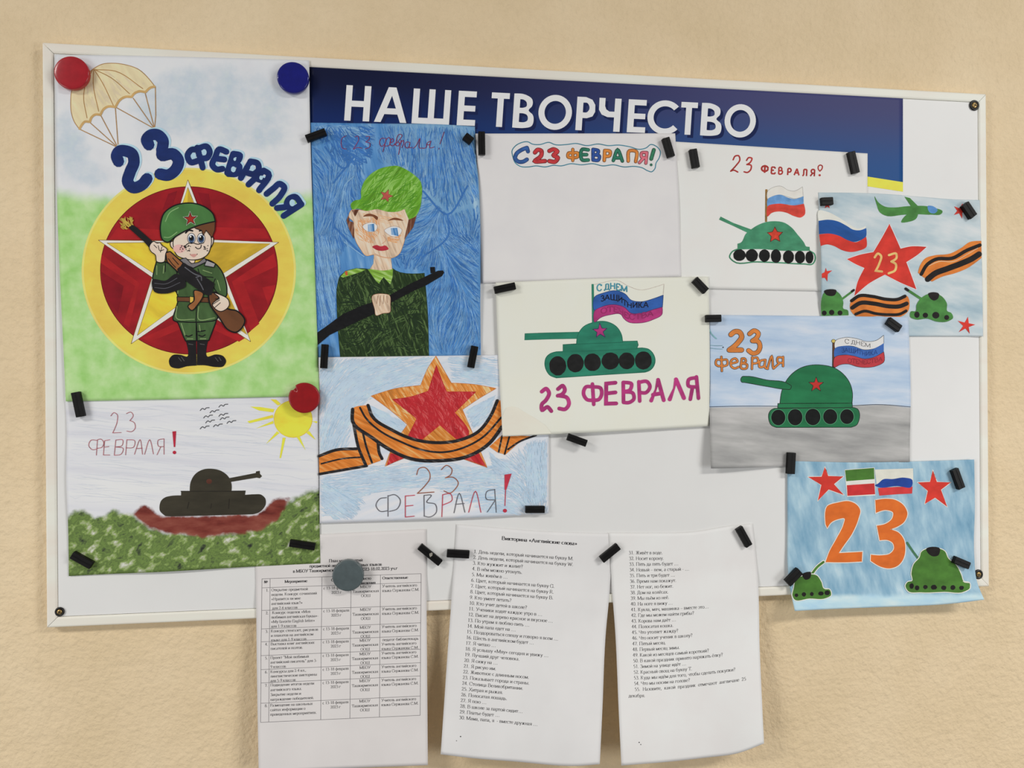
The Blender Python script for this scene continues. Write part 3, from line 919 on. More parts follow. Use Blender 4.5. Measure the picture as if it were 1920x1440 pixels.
q.hatch(A, '525 1180 560 1165 625 1165 640 1230 590 1262 540 1250', 42, lambda x, y: 50 + (x - 238) * 2.2, 95, 7, paint((186, 160, 70), .1), 3, 20)
q.fill(A, '592 1243 622 1224 652 1242 738 1318 775 1352 742 1388 700 1340', BLK, 0)
q.fill(B, '760 385 850 392 925 345 985 385 990 430 930 460 850 482 772 468', BLK, 1)
q.lines(B, ['775 410 850 415 930 375', '775 440 850 445 950 405'], 4, paint((86, 86, 92), .1))
q.fill(B, '850 200 882 190 972 270 935 332 862 262', BRN2, 0, INK, 8)
q.lines(B, ['870 240 900 280 920 300', '900 235 940 280'], 6, INK)
q.fill(B, '1050 460 1110 478 1072 560 1030 598 1006 572 1048 530', BRN2, 1, INK, 7)
q.fill(B, '1150 492 1200 472 1240 560 1290 590 1340 600 1400 668 1335 750 1288 735 1230 660 1150 520', BRN, 1, INK, 10)
q.fill(B, '930 312 980 268 1190 412 1170 492 1130 492 1000 402 940 342', BLK, 0)
q.lines(B, ['985 300 1060 350 1090 360', '1070 380 1100 430 1112 455', '1062 370 1095 362 1100 390'], 7, paint((92, 92, 98), .1))
q = p.sub('hand')
q.fill(B, '745 140 770 120 792 132 812 130 827 150 846 160 862 176 852 205 840 262 790 260 780 215 750 190 738 165', SKIN, 1, INK, 6)
q.lines(B, ['770 145 790 165', '800 150 812 185 838 178', '825 160 815 195'], 5, INK)
q = p.sub('hand')
q.fill(B, '1185 476 1225 488 1288 530 1292 560 1270 590 1230 605 1200 592 1175 555 1200 530 1222 515', SKIN, 1, INK, 6)
q.lines(B, ['1180 555 1225 525', '1190 580 1230 545', '1225 515 1195 520'], 5, INK)
poster.done(); SHEETS.append(poster)
# ------------------------------------------------------------------ brown tank painting
C = View(80, 720, 3.42857)
def cp(t, V=C): return [V(p) for p in pts(t)]
GRASS = cp('140 880 200 820 260 815 340 862 400 845 450 812 540 832 600 850 680 920 780 950 900 960 1050 970 1250 955 1400 900 1500 820 1600 750 1700 690 1800 680 1800 1260 120 1260')
EARTH = cp('575 830 650 775 700 800 740 845 800 852 1000 850 1380 838 1440 790 1500 735 1590 728 1560 800 1500 880 1400 945 1200 965 1050 985 900 965 760 955 650 900')
tank = Sheet('brown_tank_painting', 'painting of a dark brown tank on red earth and green grass under a yellow sun', 'drawing',
    (122, 744), (596, 740), (600.6, 1056), (129, 1080.2), 2,
    wash('brown_tank_paper', (((206, 206, 214), (218, 218, 222), (224, 224, 226)), 60.0, 6, 14.0, .3, .65, 4.0), (
        ((((46, 50, 44), (82, 98, 60), (110, 134, 70), (92, 112, 62), (128, 152, 82), (166, 174, 138), (206, 207, 196)), 105.0, -35, 1.5, .30, .69, 9.0), 0, 80.0, 0.9),
        ((((88, 34, 30), (120, 54, 46), (138, 74, 62), (150, 100, 84)), 70.0, 0, 3.0, .3, .72, 7.0), 1, 70.0, 1.2))),
    bottom=((200.6, 1076.4), (300, 1072.5), (371, 1068.5), (480, 1062)), right=((596, 778), (598, 900), (599.7, 1011.7)), left=((125.2, 807), (124.3, 895), (128, 997)),
    bend=lambda u, v: 0.0030 * sstep(0.8, 1.0, v) * math.exp(-((u - 0.42) / 0.22) ** 2) + 0.0015 * sstep(.9, 1, u) * math.sin(math.pi * v) ** 2 * 0 + 0.0012 * math.exp(-(u / 0.08) ** 2) * math.sin(math.pi * v) ** 2,
    mask=lambda x, y: (softpoly(x, y, GRASS, 22), softpoly(x, y, EARTH, 14), 0))
GP = paint((190, 194, 206), 0.05)
p = tank.part('pencil_shading', 'faint grey sky strokes')
p.hatch(C, '160 130 1760 110 1770 680 1500 700 1430 690 900 680 720 760 160 790', 240, 4, 280, 3, paint((207, 210, 217), .02), 11, 2.5)
p = tank.part('painted_birds', 'small grey birds')
BG = paint((92, 92, 96), .1)
for x, y in ((1040, 160), (1160, 138), (1103, 175), (1062, 208), (1160, 197), (1075, 240), (1168, 220), (1212, 243), (1040, 278), (1125, 265)):
    p.line(C, '%d %d %d %d %d %d %d %d %d %d' % (x - 27, y + 10, x - 12, y - 3, x + 2, y + 4, x + 10, y - 5, x + 30, y - 8), 6, BG)
p = tank.part('painted_sun', 'yellow sun with rays')
SUN = paint((240, 220, 72), 0.07, 60)
p.disc(C, 1610, 225, 122, 118, SUN, line=paint((226, 200, 60), .05), lw=5)
for t in ('1335 145 1400 148 1490 162 1482 182 1390 170', '1315 240 1480 198 1484 216 1330 252', '1370 286 1482 236 1484 254', '1435 386 1506 304 1522 315',
          '1523 476 1543 345 1562 345 1532 476', '1690 426 1632 340 1652 336', '1756 360 1694 314 1712 300', '1766 240 1730 240 1764 252', '1465 98 1500 100 1532 128 1512 138'):
    p.fill(C, t, SUN, 0)
p = tank.part('painted_tank', 'dark brown tank')
OLV, OLV2 = paint((56, 52, 42), 0.14, 60, 0, 3), paint((44, 40, 34), 0.1)
p.fill(C, '790 849c 754 815 752 780 762 750 785 730 820 720 890 716c 1310 712c 1360 709 1405 712 1430 735 1433 775 1410 810 1385 828 1350 838c 830 851c', OLV, 1)
q = p.sub('barrel'); q.fill(C, '1195 606 1370 572 1372 562 1395 558 1397 578 1410 592 1396 606 1376 602 1205 630', OLV, 0)
q = p.sub('hull'); q.fill(C, '890 690 1305 685 1300 714 1200 720 890 720', OLV, 0)
q = p.sub('turret'); q.fill(C, '946 692c 950 635 982 578 1030 550 1090 545 1150 560 1200 605 1215 650 1213 692c', OLV, 1)
q.disc(C, 1070, 626, 18, 16, paint((84, 48, 38), .2))
for t in ('940 760 930 800', '1200 740 1195 800', '890 690 1300 690', '1085 770 1080 800'): p.line(C, t, 6, OLV2)
p = tank.part('lettering', 'red pencil lettering')
RP, RPT = paint((164, 84, 92), 0.15, 300), paint((176, 40, 60), .08)
p.lines(C, ['438 205 458 184 478 195 480 235 450 314c 505 312', '538 190 568 181 582 200 560 235c 588 248 594 285 572 306 540 302', '352 358 345 457', '350 362 310 362 296 395 320 422 348 418', '352 358 376 355 392 375 382 405 350 414',
            '432 358 398 364c 390 456c 432 456', '393 406 426 402', '470 360 460 458', '470 360 515 360 510 395 468 405', '468 405 518 415 505 450 460 458', '541 358 533 456', '541 358 592 365 584 406 538 411',
            '590 452 626 358 642 452', '602 415 640 412', '655 452 688 358 712 450', '780 352 780 452', '780 352 742 362 745 400 780 402', '760 402 735 455'], 3.6, RP)
p.fill(C, '834 305 858 303 852 405 843 405', RPT, 0); p.disc(C, 847, 440, 11, 11, RPT)
tank.done(); SHEETS.append(tank)

# ------------------------------------------------------------------ crayon soldier
D, E5 = View(560, 220, 5.0526), View(560, 430, 4.8)
soldier = Sheet('soldier_drawing', 'crayon drawing of a soldier in a light green cap on a scribbled blue ground', 'drawing',
    (582, 229.9), (890.5, 237.4), (901.7, 667.3), (590, 669.6), 3,
    wash('soldier_paper', (((66, 120, 180), (84, 138, 194), (104, 154, 204), (150, 186, 214)), 150.0, 78, 9.0, .28, .74, 4.0),
         (((((132, 172, 204), (112, 158, 198), (160, 192, 214)), 150.0, 80, 10.0, .3, .7, 4.0), 0, 40.0, 0.4),)),
    top=((698.5, 231.5), (847, 234.2)), right=((892.5, 299), (896.5, 330.8), (900, 398), (900.8, 497), (900.6, 575.8)), left=((586, 400),),
    bend=lambda u, v: 0.0035 * sstep(.8, 1.0, u) * math.sin(math.pi * min(1, max(0, v))) ** 1.5 if 0 < v < 1 else 0.0,
    mask=lambda x, y: (0.75 * sstep(700, 740, x + (y - 290) * .1) * (1 - sstep(360, 480, y)) + 0.25 * sstep(600, 660, y), 0, 0))
p = soldier.part('crayon_background', 'blue crayon strokes')
WB, DB, MB_ = paint((128, 170, 208), .08), paint((60, 112, 178), .08), paint((80, 134, 192), .08)
R1 = '130 280 560 280 640 520 570 860 460 920 520 1120 340 1440 150 1440'
R2 = '760 60 1660 100 1710 800 1420 900 1180 680 1000 480 740 440'
R3 = '1180 700 1420 920 1720 820 1720 1440 900 1330 1000 1150 1120 900'
R4 = '150 1140 360 1120 700 1300 350 1440 360 1900 200 1990 150 1700'
E1 = '145 30 340 60 380 330 340 700 340 820 170 920'
E2 = '840 260 1300 30 1630 20 1635 1125 1175 1130 1150 500 1300 380 1130 380 870 350'
for reg, V, ang, s_ in ((R1, D, lambda x, y: 75 + 35 * math.sin(x / 19.0 + y / 60.0), 1), (R2, D, lambda x, y: 80 + 12 * math.sin(x / 30.0), 2), (R3, D, lambda x, y: -50 + 60 * math.sin(x / 34.0 + y / 90.0), 3),
                        (E1, E5, lambda x, y: 80, 4), (E2, E5, lambda x, y: 75 + 40 * math.sin(x / 27.0 - y / 55.0), 5)):
    p.hatch(V, reg, 260, ang, 260, 10, MB_, s_, 6, .12)
    p.hatch(V, reg, 170, ang, 260, 11, DB, s_ + 10, 7, .12)
    p.hatch(V, reg, 330, ang, 240, 3.4, WB, s_ + 20, 5, .08)
p.hatch(D, '130 85 740 85 730 280 600 170 300 170 140 300', 160, lambda x, y: 5 + (y - 230) * .5, 200, 5, WB, 44, 10, .3)
p.hatch(D, '135 80 740 80 690 430 440 480 240 280', 120, lambda x, y: 60 - (x - 640) * .7, 220, 12, DB, 45, 10, .3)
p.lines(D, ['250 280 440 480 520 380', '440 480 330 620', '1180 700 1410 920 1600 650', '1410 920 1420 1110 1180 1320', '340 1040 600 1300'], 16, DB)
p.lines(D, ['430 700 400 900 460 1040', '520 560 440 640 410 780', '620 1320 430 1180'], 10, WB)
p = soldier.part('lettering', 'handwritten greeting in red and blue pencil')
LB, LR = paint((52, 52, 96), .1), paint((150, 54, 82), .1)
CUR = ['450 175 415 195 406 255 418 292 455 300', '535 185 562 178 570 205 545 260 522 300 552 286 602 292', '638 182 672 182 665 212 638 232 676 244 672 282 632 298',
       '822 198 785 200 768 238 785 275 818 248 832 200 800 325', '825 215 858 190 872 225 852 268 820 272', '872 242 898 225 890 200 872 218 868 258 892 270 912 248', '912 262 945 225 978 165 958 160 925 232 922 265 948 268 952 238 935 236',
       '972 215 948 352', '962 250 992 216 996 250 976 288', '1052 236 1020 235 1008 270 1030 292 1052 262 1056 238 1052 288 1078 284', '1085 295 1112 270 1150 200 1150 292 1178 290',
       '1178 295 1205 288 1222 240 1252 225 1232 262 1214 254', '1254 225 1246 290 1286 280', '1380 138 1340 252', '1331 290 1330 302']
p.lines(D, CUR, 6.5, LB)
p.lines(D, [' '.join(str(float(q) + (-3 if i % 2 == 0 else 1)) for i, q in enumerate(t.split())) for t in CUR], 4, LR)
p = soldier.part('drawn_soldier', 'bust of a soldier holding a black rifle')
DG, LG = pencil((44, 62, 36), (98, 122, 72), 70, 330, 7, .36, .7), pencil((132, 176, 66), (176, 206, 130), 20, 300)
SK1 = pencil((226, 196, 168), (232, 210, 190), 70, 260)
PK = paint((120, 70, 44), .1)
q = p.sub('uniform')
q.fill(E5, '350 500 375 420 440 375 600 355 640 362 850 355 870 370 1130 395c 1145 560 1160 760 1170 1136c 376 1152c 355 900 345 700', DG, 1, paint((36, 56, 36), .1), 5)
q.hatch(E5, '370 440 620 380 700 520 840 520 1120 420 1150 1110 390 1130 360 700', 230, lambda x, y: 70 + 80 * math.sin(x / 23.0 + y / 31.0), 140, 6, paint((78, 102, 58), .1), 8, 12, .15)
q.hatch(E5, '370 440 620 380 700 520 840 520 1120 420 1150 1110 390 1130 360 700', 200, lambda x, y: 20 + 80 * math.sin(x / 29.0 - y / 25.0), 190, 10, paint((32, 48, 30), .1), 9, 12, .15)
q.fill(E5, '376 425 420 376 520 350 606 362 560 385 400 436', LG, 0, paint((60, 90, 40), .1), 4)
q.fill(E5, '418 376 440 378 440 416 420 412', paint((190, 84, 50), .1), 0)
q.fill(E5, '620 358 850 355 846 430 825 498 765 432 722 490 695 465', LG, 0, paint((70, 100, 50), .1), 4)
q.fill(E5, '740 462 765 438 792 470 812 580 742 580', DG, 0, paint((30, 44, 26), .1), 4)
q = p.sub('neck')
q.fill(E5, '678 225 830 250 842 360 760 372 640 357 672 310', SK1, 0)
q = p.sub('face')
q.fill(D, '500 880 560 875 640 885 740 868 850 893 950 888 1005 868 1045 968 1018 1100 985 1220 950 1295 880 1332 790 1325 710 1300 640 1310 585 1245 535 1150 522 1060 518 985 478 945', SK1, 1, paint((206, 160, 120), .1), 5)
OR1 = paint((222, 158, 106), .08)
q.hatch(D, '560 960 760 940 780 1080 700 1200 560 1160 530 1060', 90, 60, 110, 7, OR1, 3, 20)
q.hatch(D, '830 1130 980 1110 940 1190 840 1180', 30, 10, 90, 7, OR1, 4, 15)
q.hatch(D, '600 900 1010 900 1000 980 820 1010 600 940', 40, 20, 110, 6, paint((230, 180, 140), .05), 5, 15)
for t, iris in (('605 1032 650 1002 705 998 745 1030 732 1072 680 1086 640 1075', '655 1014 715 1008 719 1080 657 1082'), ('812 1072 860 1040 930 1034 978 1066 960 1110 900 1132 848 1110', '872 1050 935 1046 946 1125 878 1112')):
    q.fill(D, t, paint((222, 222, 222), .02), 1, paint((180, 150, 130), .1), 4)
    q.fill(D, iris, pencil((84, 138, 192), None, 80, 300), 0)
q.fill(D, '610 940 660 912 700 918 752 952 745 972 700 940 650 938', PK, 1); q.fill(D, '845 980 900 952 950 958 992 978 940 975 895 972', PK, 1)
q.lines(D, ['800 1115 825 1165 788 1198', '720 1290 800 1322 880 1328'], 4, paint((206, 150, 120), .1))
q.fill(D, '698 1226 738 1210 778 1222 822 1214 852 1246 800 1264 730 1252', paint((176, 48, 62), .1), 1)
q = p.sub('hair')
q.fill(D, '1042 965 1118 930 1085 1040 1000 1156 1012 1100 1030 1030', pencil((104, 62, 46), (150, 110, 90), 100, 300), 0)
q = p.sub('hair')
q.fill(D, '470 930 452 975 478 1060 522 1152 527 1060 515 992 482 985', pencil((104, 62, 46), (150, 110, 90), 100, 300), 0)
q = p.sub('hair')
q.fill(D, '502 880 572 872 535 940', pencil((104, 62, 46), (150, 110, 90), 100, 300), 0)
q = p.sub('cap')
GCAP = pencil((104, 164, 48), (150, 196, 104), -50, 260, 8, .3, .72)
q.fill(D, '495 820 530 788 585 775 590 700 620 610 680 540 760 490 860 464 935 460 1010 490 1100 550 1150 600 1167 660 1165 760 1142 880 1110 935 1045 968c 1015 900 1003 868c 950 890 850 895 740 870 640 886 560 866 505 870', GCAP, 1)
q.hatch(D, '620 640 800 490 960 490 1140 640 1120 880 850 880 620 860', 90, -55, 110, 6, paint((154, 200, 104), .06), 3, 18)
q.hatch(D, '520 830 640 660 800 500 960 490 1140 640 1120 880 850 880 560 860', 70, -30, 110, 8, paint((80, 140, 40), .06), 4, 18)
q.star(D, 830, 745, 66, 28, paint((186, 88, 78), .14, 200), -72, paint((110, 60, 50), .1), 4, .25)
q = p.sub('rifle')
RB = paint((22, 22, 24), .2, 200)
q.fill(E5, '163 932 250 872 330 812 400 762 560 690 680 650 820 592 1000 492 1200 396 1255 372 1300 370 1310 390 1290 420 1150 502 1000 570 820 665 680 762 560 815 400 892 280 950 170 1042', RB, 0)
q.fill(E5, '1183 340 1226 338 1230 388 1188 396', RB, 0)
q = p.sub('hand')
q.fill(E5, '670 592 700 582 760 580 815 592 826 680 822 745 760 756 695 774 684 720', SK1, 1, paint((130, 90, 70), .1), 4)
q.lines(E5, ['712 600 702 670', '738 595 728 690', '768 590 760 672', '792 596 798 660'], 4, PK)
soldier.done(); SHEETS.append(soldier)

# ------------------------------------------------------------------ orange star drawing
F_ = View(580, 640, 4.0)
starsheet = Sheet('star_drawing', 'crayon drawing of a red star edged in orange behind an orange and black striped ribbon', 'drawing',
    (597.5, 670), (1023, 664), (1028.7, 962.5), (599.5, 981.3), 4,
    wash('star_paper', (((196, 208, 220), (212, 216, 224), (220, 220, 226), (224, 223, 227)), 90.0, -20, 9.0, .3, .7, 4.0)),
    top=((800, 667.5),), bottom=((800, 974), (980, 966)), right=((1028.7, 817.5),),
    bend=lambda u, v: 0.0022 * sstep(0.82, 1.0, v) * math.exp(-((u - 0.6) / 0.3) ** 2))
p = starsheet.part('crayon_background', 'light blue crayon strokes')
SB = paint((168, 196, 218), .06)
SB2 = paint((188, 207, 225), .04)
for reg, ang, n, s_ in (('75 125 935 115 850 325 470 395 440 480 330 500 300 820 80 840', lambda x, y: -18 - max(0, 700 - x) * .45 + (y - 690) * -.15, 420, 1), ('1030 115 1420 115 1440 340 1060 300', 8, 80, 2), ('440 470 740 620 700 690 480 570', 35, 70, 3), ('1160 520 1400 400 1340 600 1220 660', -40, 70, 4),
                     ('80 1015 440 940 560 935 800 900 1000 910 1300 950 1460 860 1660 740 1785 725 1790 1290 1400 1320 900 1090 500 1130 80 1360', lambda x, y: -4 if x < 930 else (x - 930) * 1.1, 420, 5), ('80 1040 440 1200 330 1340 80 1340', 35, 90, 6), ('1640 760 1780 730 1780 1220 1600 1220', 88, 90, 7), ('1340 820 1560 1000 1380 1010', 40, 40, 8)):
    p.hatch(F_, reg, n, ang, 260, 4, SB, s_, 5, .08)
    p.hatch(F_, reg, n, ang, 280, 7, SB2, s_ + 30, 5, .08)
p = starsheet.part('drawn_star', 'red star with an orange border')
ORG1, ORG2 = pencil((222, 140, 64), (236, 196, 140), 60, 260, 8), pencil((206, 126, 54), (226, 170, 104), 45, 260)
CR = pencil((192, 48, 54), (218, 120, 116), 55, 260, 9, .3, .76)
q = p.sub('star_border')
q.fill(F_, '950 110c 1000 200 1065 312c 1230 322 1402 353c 1270 430 1148 512c 1195 620 1335 947c 1160 885 985 830c 700 880 568 937c 620 800 735 625c 600 510 463 410c 640 355 835 330c 890 200', ORG1, 1, paint((190, 110, 60), .1), 3)
q.hatch(F_, '950 130 1060 320 1390 355 1140 515 1190 700 1060 730 730 700 740 620 480 412 840 335', 200, lambda x, y: 60 - (y - 720) * .4, 110, 6, paint((212, 128, 54), .06), 2, 18)
q = p.sub('star_centre')
q.fill(F_, '952 178c 1010 330 1030 378c 1250 378c 1090 535c 1195 700 1110 740c 980 630c 850 740 740 710c 805 580c 622 435c 760 415 892 372c', CR, 1, paint((170, 44, 52), .1), 3)
q.hatch(F_, '952 190 1030 385 1230 385 1085 535 1180 690 1100 720 980 620 860 715 760 690 810 580 640 440 895 380', 130, lambda x, y: 60 + (x - 820) * .3, 120, 5, paint((204, 84, 86), .06), 2, 20)
q.hatch(F_, '952 190 1030 385 1230 385 1085 535 1180 690 1100 720 980 620 860 715 760 690 810 580 640 440 895 380', 120, lambda x, y: 80 + (x - 820) * .3, 130, 8, paint((182, 42, 50), .06), 3, 20)
q.fill(F_, '980 630 1090 735 970 760 850 735', ORG2, 0)
q.fill(F_, '608 835 730 868 580 932', CR, 0, paint((190, 110, 60), .1), 5); q.fill(F_, '1160 882 1272 836 1328 942', CR, 0, paint((190, 110, 60), .1), 5)
p = starsheet.part('drawn_ribbon', 'orange ribbon with black stripes')
RO, RK = pencil((220, 128, 54), (236, 178, 112), 30, 300, 9, .28, .78), pencil((44, 42, 44), (110, 108, 106), 20, 420, 6, .38, .75)
q = p.sub('ribbon_tail')
q.fill(F_, '72 862 200 822 360 808 412 936 250 962 76 1000', RO, 0)
q.lines(F_, ['74 860 200 815 355 806'], 22, RK); q.lines(F_, ['90 918 250 880 400 868'], 12, RK); q.lines(F_, ['78 995 250 965 430 934'], 20, RK)
q = p.sub('ribbon_fold')
q.fill(F_, '325 600 520 780 535 895 430 932 360 760', RO, 0)
q.lines(F_, ['322 560 340 660 370 800 425 930'], 22, RK); q.lines(F_, ['400 680 430 800 470 910'], 16, RK); q.lines(F_, ['515 765 525 840 545 880'], 22, RK)
q = p.sub('ribbon_tail')
q.fill(F_, '1350 790 1450 700 1660 712 1560 770 1470 850 1410 832', RO, 0)
q.lines(F_, ['1445 712 1420 830', '1500 715 1465 845', '1700 705 1580 750 1490 810'], 14, RK)
q = p.sub('ribbon_loop')
q.fill(F_, '330 500 432 480c 500 590 620 670 760 730 950 762 1130 742 1270 680 1360 570 1405 440c 1450 445c 1448 640c 1350 770 1200 865 980 900 760 885 600 812 470 725 345 620c', RO, 1)
q.lines(F_, ['440 480 470 560 620 665 760 728 950 760 1130 740 1270 675 1360 560 1410 445'], 24, RK)
q.lines(F_, ['380 498 420 570 520 665 690 755 850 815 1000 832 1150 800 1300 720 1440 570'], 15, RK)
q.lines(F_, ['325 510 325 600 470 722 600 810 760 880 980 895 1200 858 1350 765 1445 640'], 26, RK)
p = starsheet.part('lettering', 'thin pencil lettering in brown, grey and red')
BP, KP, RP2 = paint((150, 90, 66), .12), paint((92, 90, 96), .1), paint((188, 56, 74), .08)
p.lines(F_, ['805 1000 822 955 862 945 902 985 905 1025 870 1080 810 1140c 935 1130', '990 962 1030 930 1070 962 1060 1000 1020 1024c 1080 1020 1117 1060 1090 1112 1055 1138 1010 1122'], 6.5, BP)
p.lines(F_, ['578 1172 530 1180 500 1232 530 1274 590 1270', '590 1160 640 1150 682 1190 660 1255 600 1276', '590 1156 590 1312', '860 1155 862 1312', '860 1155 915 1154 880 1205 945 1222 952 1282 900 1318 860 1310', '1085 1286 1125 1140 1167 1282', '1096 1222 1162 1216', '1390 1110 1402 1282', '1392 1110 1330 1128 1326 1180 1395 1190', '1395 1190 1335 1280'], 5.5, KP)
p.lines(F_, ['790 1154 720 1160c 720 1318c 787 1311', '720 1236 778 1230', '1000 1150 994 1316', '1000 1150 1060 1145 1072 1186 1000 1228', '1195 1282 1246 1124 1287 1282'], 5.5, RP2)
p.fill(F_, '1464 1000 1517 992 1478 1112 1464 1112', RP2, 0); p.line(F_, '1472 1110 1467 1232', 6, RP2); p.disc(F_, 1467, 1270, 15, 14, RP2)
starsheet.done(); SHEETS.append(starsheet)
# ------------------------------------------------------------------ small green tank drawing
J = View(1280, 260, 5.0526)
PAPER = lambda n, a=(224, 221, 217), b=(226, 224, 220), sc=20.0: wash(n, ((a, b), sc, 0, 1, .35, .65, 3.0))
BW = paint((24, 24, 24), .2, 120)
t2 = Sheet('small_tank_drawing', 'white sheet with a small green tank, wavy tricolour flag and small red lettering', 'drawing',
    (1262, 265.3), (1626.7, 287.7), (1630, 547.5), (1268, 540.5), 1, PAPER('small_tank_paper'),
    right=((1626.5, 363),), bend=lambda u, v: 0.0003 * sstep(.0, .3, u))
p = t2.part('lettering', 'small red brush lettering')
RL = paint((166, 54, 50), .12, 200)
p.lines(J, ['478 200 498 165 530 162 542 195 505 255 455 308c 480 298 522 316', '605 206 625 180 655 185 640 225 608 245c 648 252 645 292 612 320 582 314'], 14, RL)
for ch, x, y, k in (('Ф', 738, 322, .68), ('Е', 830, 330, .56), ('В', 900, 334, .52), ('Р', 985, 344, .56), ('А', 1052, 345, .54), ('Л', 1130, 352, .54), ('Я', 1205, 354, .54)):
    a = J((x, y)); b = J((x + GL[ch][0] * k * .95, y + 3))
    put_text(p, ch, (a, b), 62 / J.k * (1.2 if ch == 'Ф' else 1), RL, up=(0.06, -1), tv=27, th=23, serif=False)
p.lines(J, ['1300 308 1284 285 1286 262 1302 250 1322 258 1320 285 1300 308'], 11, RL); p.disc(J, 1298, 346, 11, 10, RL)
p = t2.part('painted_flag', 'white, blue and red flag on a brown pole')
q = p.sub('pole'); q.fill(J, '783 480 804 480 800 788 780 788', paint((140, 106, 60), .15, 200), 0)
q = p.sub('flag')
FW = paint((222, 218, 210), .03)
q.fill(J, '805 500 860 460 930 450 1000 488 1060 496 1135 456c 1142 546c 1060 567 1000 552 920 532 850 547 808 572', FW, 1, paint((170, 168, 164), .1), 4)
q.fill(J, '806 572 860 543 920 530 1000 560 1060 572 1145 545c 1146 620c 1060 632 980 622 900 620 806 642', paint((104, 150, 200), .12, 120), 1)
q.fill(J, '806 640 900 616 1060 632 1148 616c 1155 722 1120 746 1060 735 980 700 900 690 840 706 806 738', paint((206, 70, 58), .1, 120), 1)
p = t2.part('painted_tank', 'green tank with a red star')
G2 = paint((70, 138, 104), .1, 80)
p.lines(J, ['540 1040 465 1075 445 1120 480 1160 700 1167 900 1174 1150 1187 1232 1186 1256 1140 1246 1090 1205 1064'], 12, G2)
q = p.sub('barrel'); q.fill(J, '360 738 480 798 655 862 618 892 470 822 345 766', G2, 0)
q = p.sub('turret'); q.fill(J, '520 995c 550 985 600 900 650 858 720 815 800 788 880 782 960 795 1030 840 1090 910 1150 985 1170 1020 1202 1024c 1206 1062c 950 1062 750 1046 520 1050c', G2, 1)
for x, y, rx, ry in ((538, 1103, 58, 56), (655, 1106, 58, 60), (775, 1108, 52, 60), (884, 1113, 48, 65), (1003, 1120, 52, 62), (1112, 1122, 48, 60), (1202, 1125, 38, 58)):
    p.sub('wheel').disc(J, x, y, rx, ry, BW, wob=.06)
p.sub('red_star').star(J, 875, 912, 76, 38, paint((202, 66, 48), .1, 200), -92, paint((96, 48, 40), .2), 7)
t2.done(); SHEETS.append(t2)

# ------------------------------------------------------------------ colourful greeting sheet
chs = Sheet('greeting_sheet', 'white sheet with a colourful outlined greeting in a cloud-shaped bubble, below the blue header', 'drawing',
    (891.5, 250.5), (1266, 250), (1277.5, 519), (903, 531), 2, PAPER('greeting_paper', (217, 214, 214), (221, 218, 217)),
    right=((1273, 380), (1276.5, 495)), bend=lambda u, v: 0.0012 * sstep(.8, 1, u) * math.sin(math.pi * max(0, min(1, v))) ** 2)
p = chs.part('bubble_outline', 'teal bubble outline')
p.lines(PX, ['961 292 960 283 966 274 976 268 990 266 998 270 1012 271 1030 267 1040 271 1062 271 1080 269 1100 273 1122 270 1140 273 1160 272 1180 275 1200 280 1212 277 1220 271 1230 274 1238 284 1236 296 1230 306 1228 316 1222 322 1214 320 1205 315 1190 312 1170 313 1150 309 1130 311 1112 307 1090 309 1070 307 1052 311 1038 310 1022 313 1005 311 990 313 976 312 966 305 961 292'], 1.8, paint((66, 128, 148), .1))
p = chs.part('lettering', 'many-coloured outlined letters')
def colo(strokes, w, c, dark=None):
    d = dark or shade(c, .55)
    p.lines(PX, strokes, w, paint(c, .12, 200), under=paint(d, .1), uw=w + 2.2)
colo(['988 277 978 281 968 289 966 297 972 303 981 303 988 299', '988 277 990 284'], 5.5, (54, 90, 150), (36, 52, 100))
colo(['1003 286 1008 281 1015 283 1015 291 1003 302 1022 302'], 6, (190, 58, 62)); colo(['1030 283 1038 280 1045 284 1038 291 1046 296 1041 303 1030 302'], 6, (190, 58, 62))
colo(['1074 280 1074 301', '1074 287 1066 287 1065 294 1073 296', '1074 287 1083 287 1083 294 1075 296'], 4, (212, 130, 60))
colo(['1103 281 1092 280 1092 300 1103 300', '1092 290 1100 290'], 4.6, (50, 120, 96))
colo(['1112 280 1112 300', '1112 280 1122 283 1119 290 1113 290', '1113 290 1124 293 1122 300 1112 300'], 4.4, (50, 84, 156))
colo(['1134 282 1133 301', '1134 282 1144 284 1143 292 1134 293'], 4.4, (212, 130, 60))
colo(['1150 301 1158 281 1167 302', '1153 296 1165 296'], 4.4, (50, 120, 96))
colo(['1178 302 1180 283 1193 284 1192 303'], 4.4, (214, 130, 64))
colo(['1213 286 1211 306', '1213 286 1203 287 1203 294 1211 296', '1206 297 1199 305'], 4, (212, 110, 124))
colo(['1226 281 1221 298'], 5, (56, 124, 92)); p.disc(PX, 1221, 309, 2.6, 2.6, paint((50, 100, 80), .1))
chs.done(); SHEETS.append(chs)

# ------------------------------------------------------------------ cream sheet with a teal tank
I_ = View(890, 500, 4.1739)
cream = Sheet('teal_tank_painting', 'cream sheet with a teal tank, a white, blue and magenta flag and big magenta lettering', 'drawing',
    (929.5, 530), (1328.4, 518.7), (1329.6, 799), (942.2, 818.6), 5, PAPER('cream_paper', (228, 223, 210), (231, 226, 213)),
    top=((1105.6, 522.5),), left=((934.3, 667.7), (938, 740)), right=((1330.8, 667.7),), bottom=((1130, 810),),
    bend=lambda u, v: 0.0040 * sstep(.55, 1.0, v) * (.6 + .4 * math.cos(3 * (u - .1))) + 0.0008 * math.exp(-(u / .08) ** 2))
TEAL, TEAL2 = paint((44, 122, 98), .14, 60, 0, 3), paint((34, 102, 82), .1)
MAG = paint((172, 56, 118), .12, 60)
p = cream.part('painted_tank', 'teal tank with a magenta star')
p.fill(I_, '590 850 557 800 550 745 562 708 590 682 640 666c 1310 636c 1360 646 1400 688 1412 730 1400 780 1370 812 1330 826c 1000 846c 640 870c', TEAL, 1, TEAL2, 6)
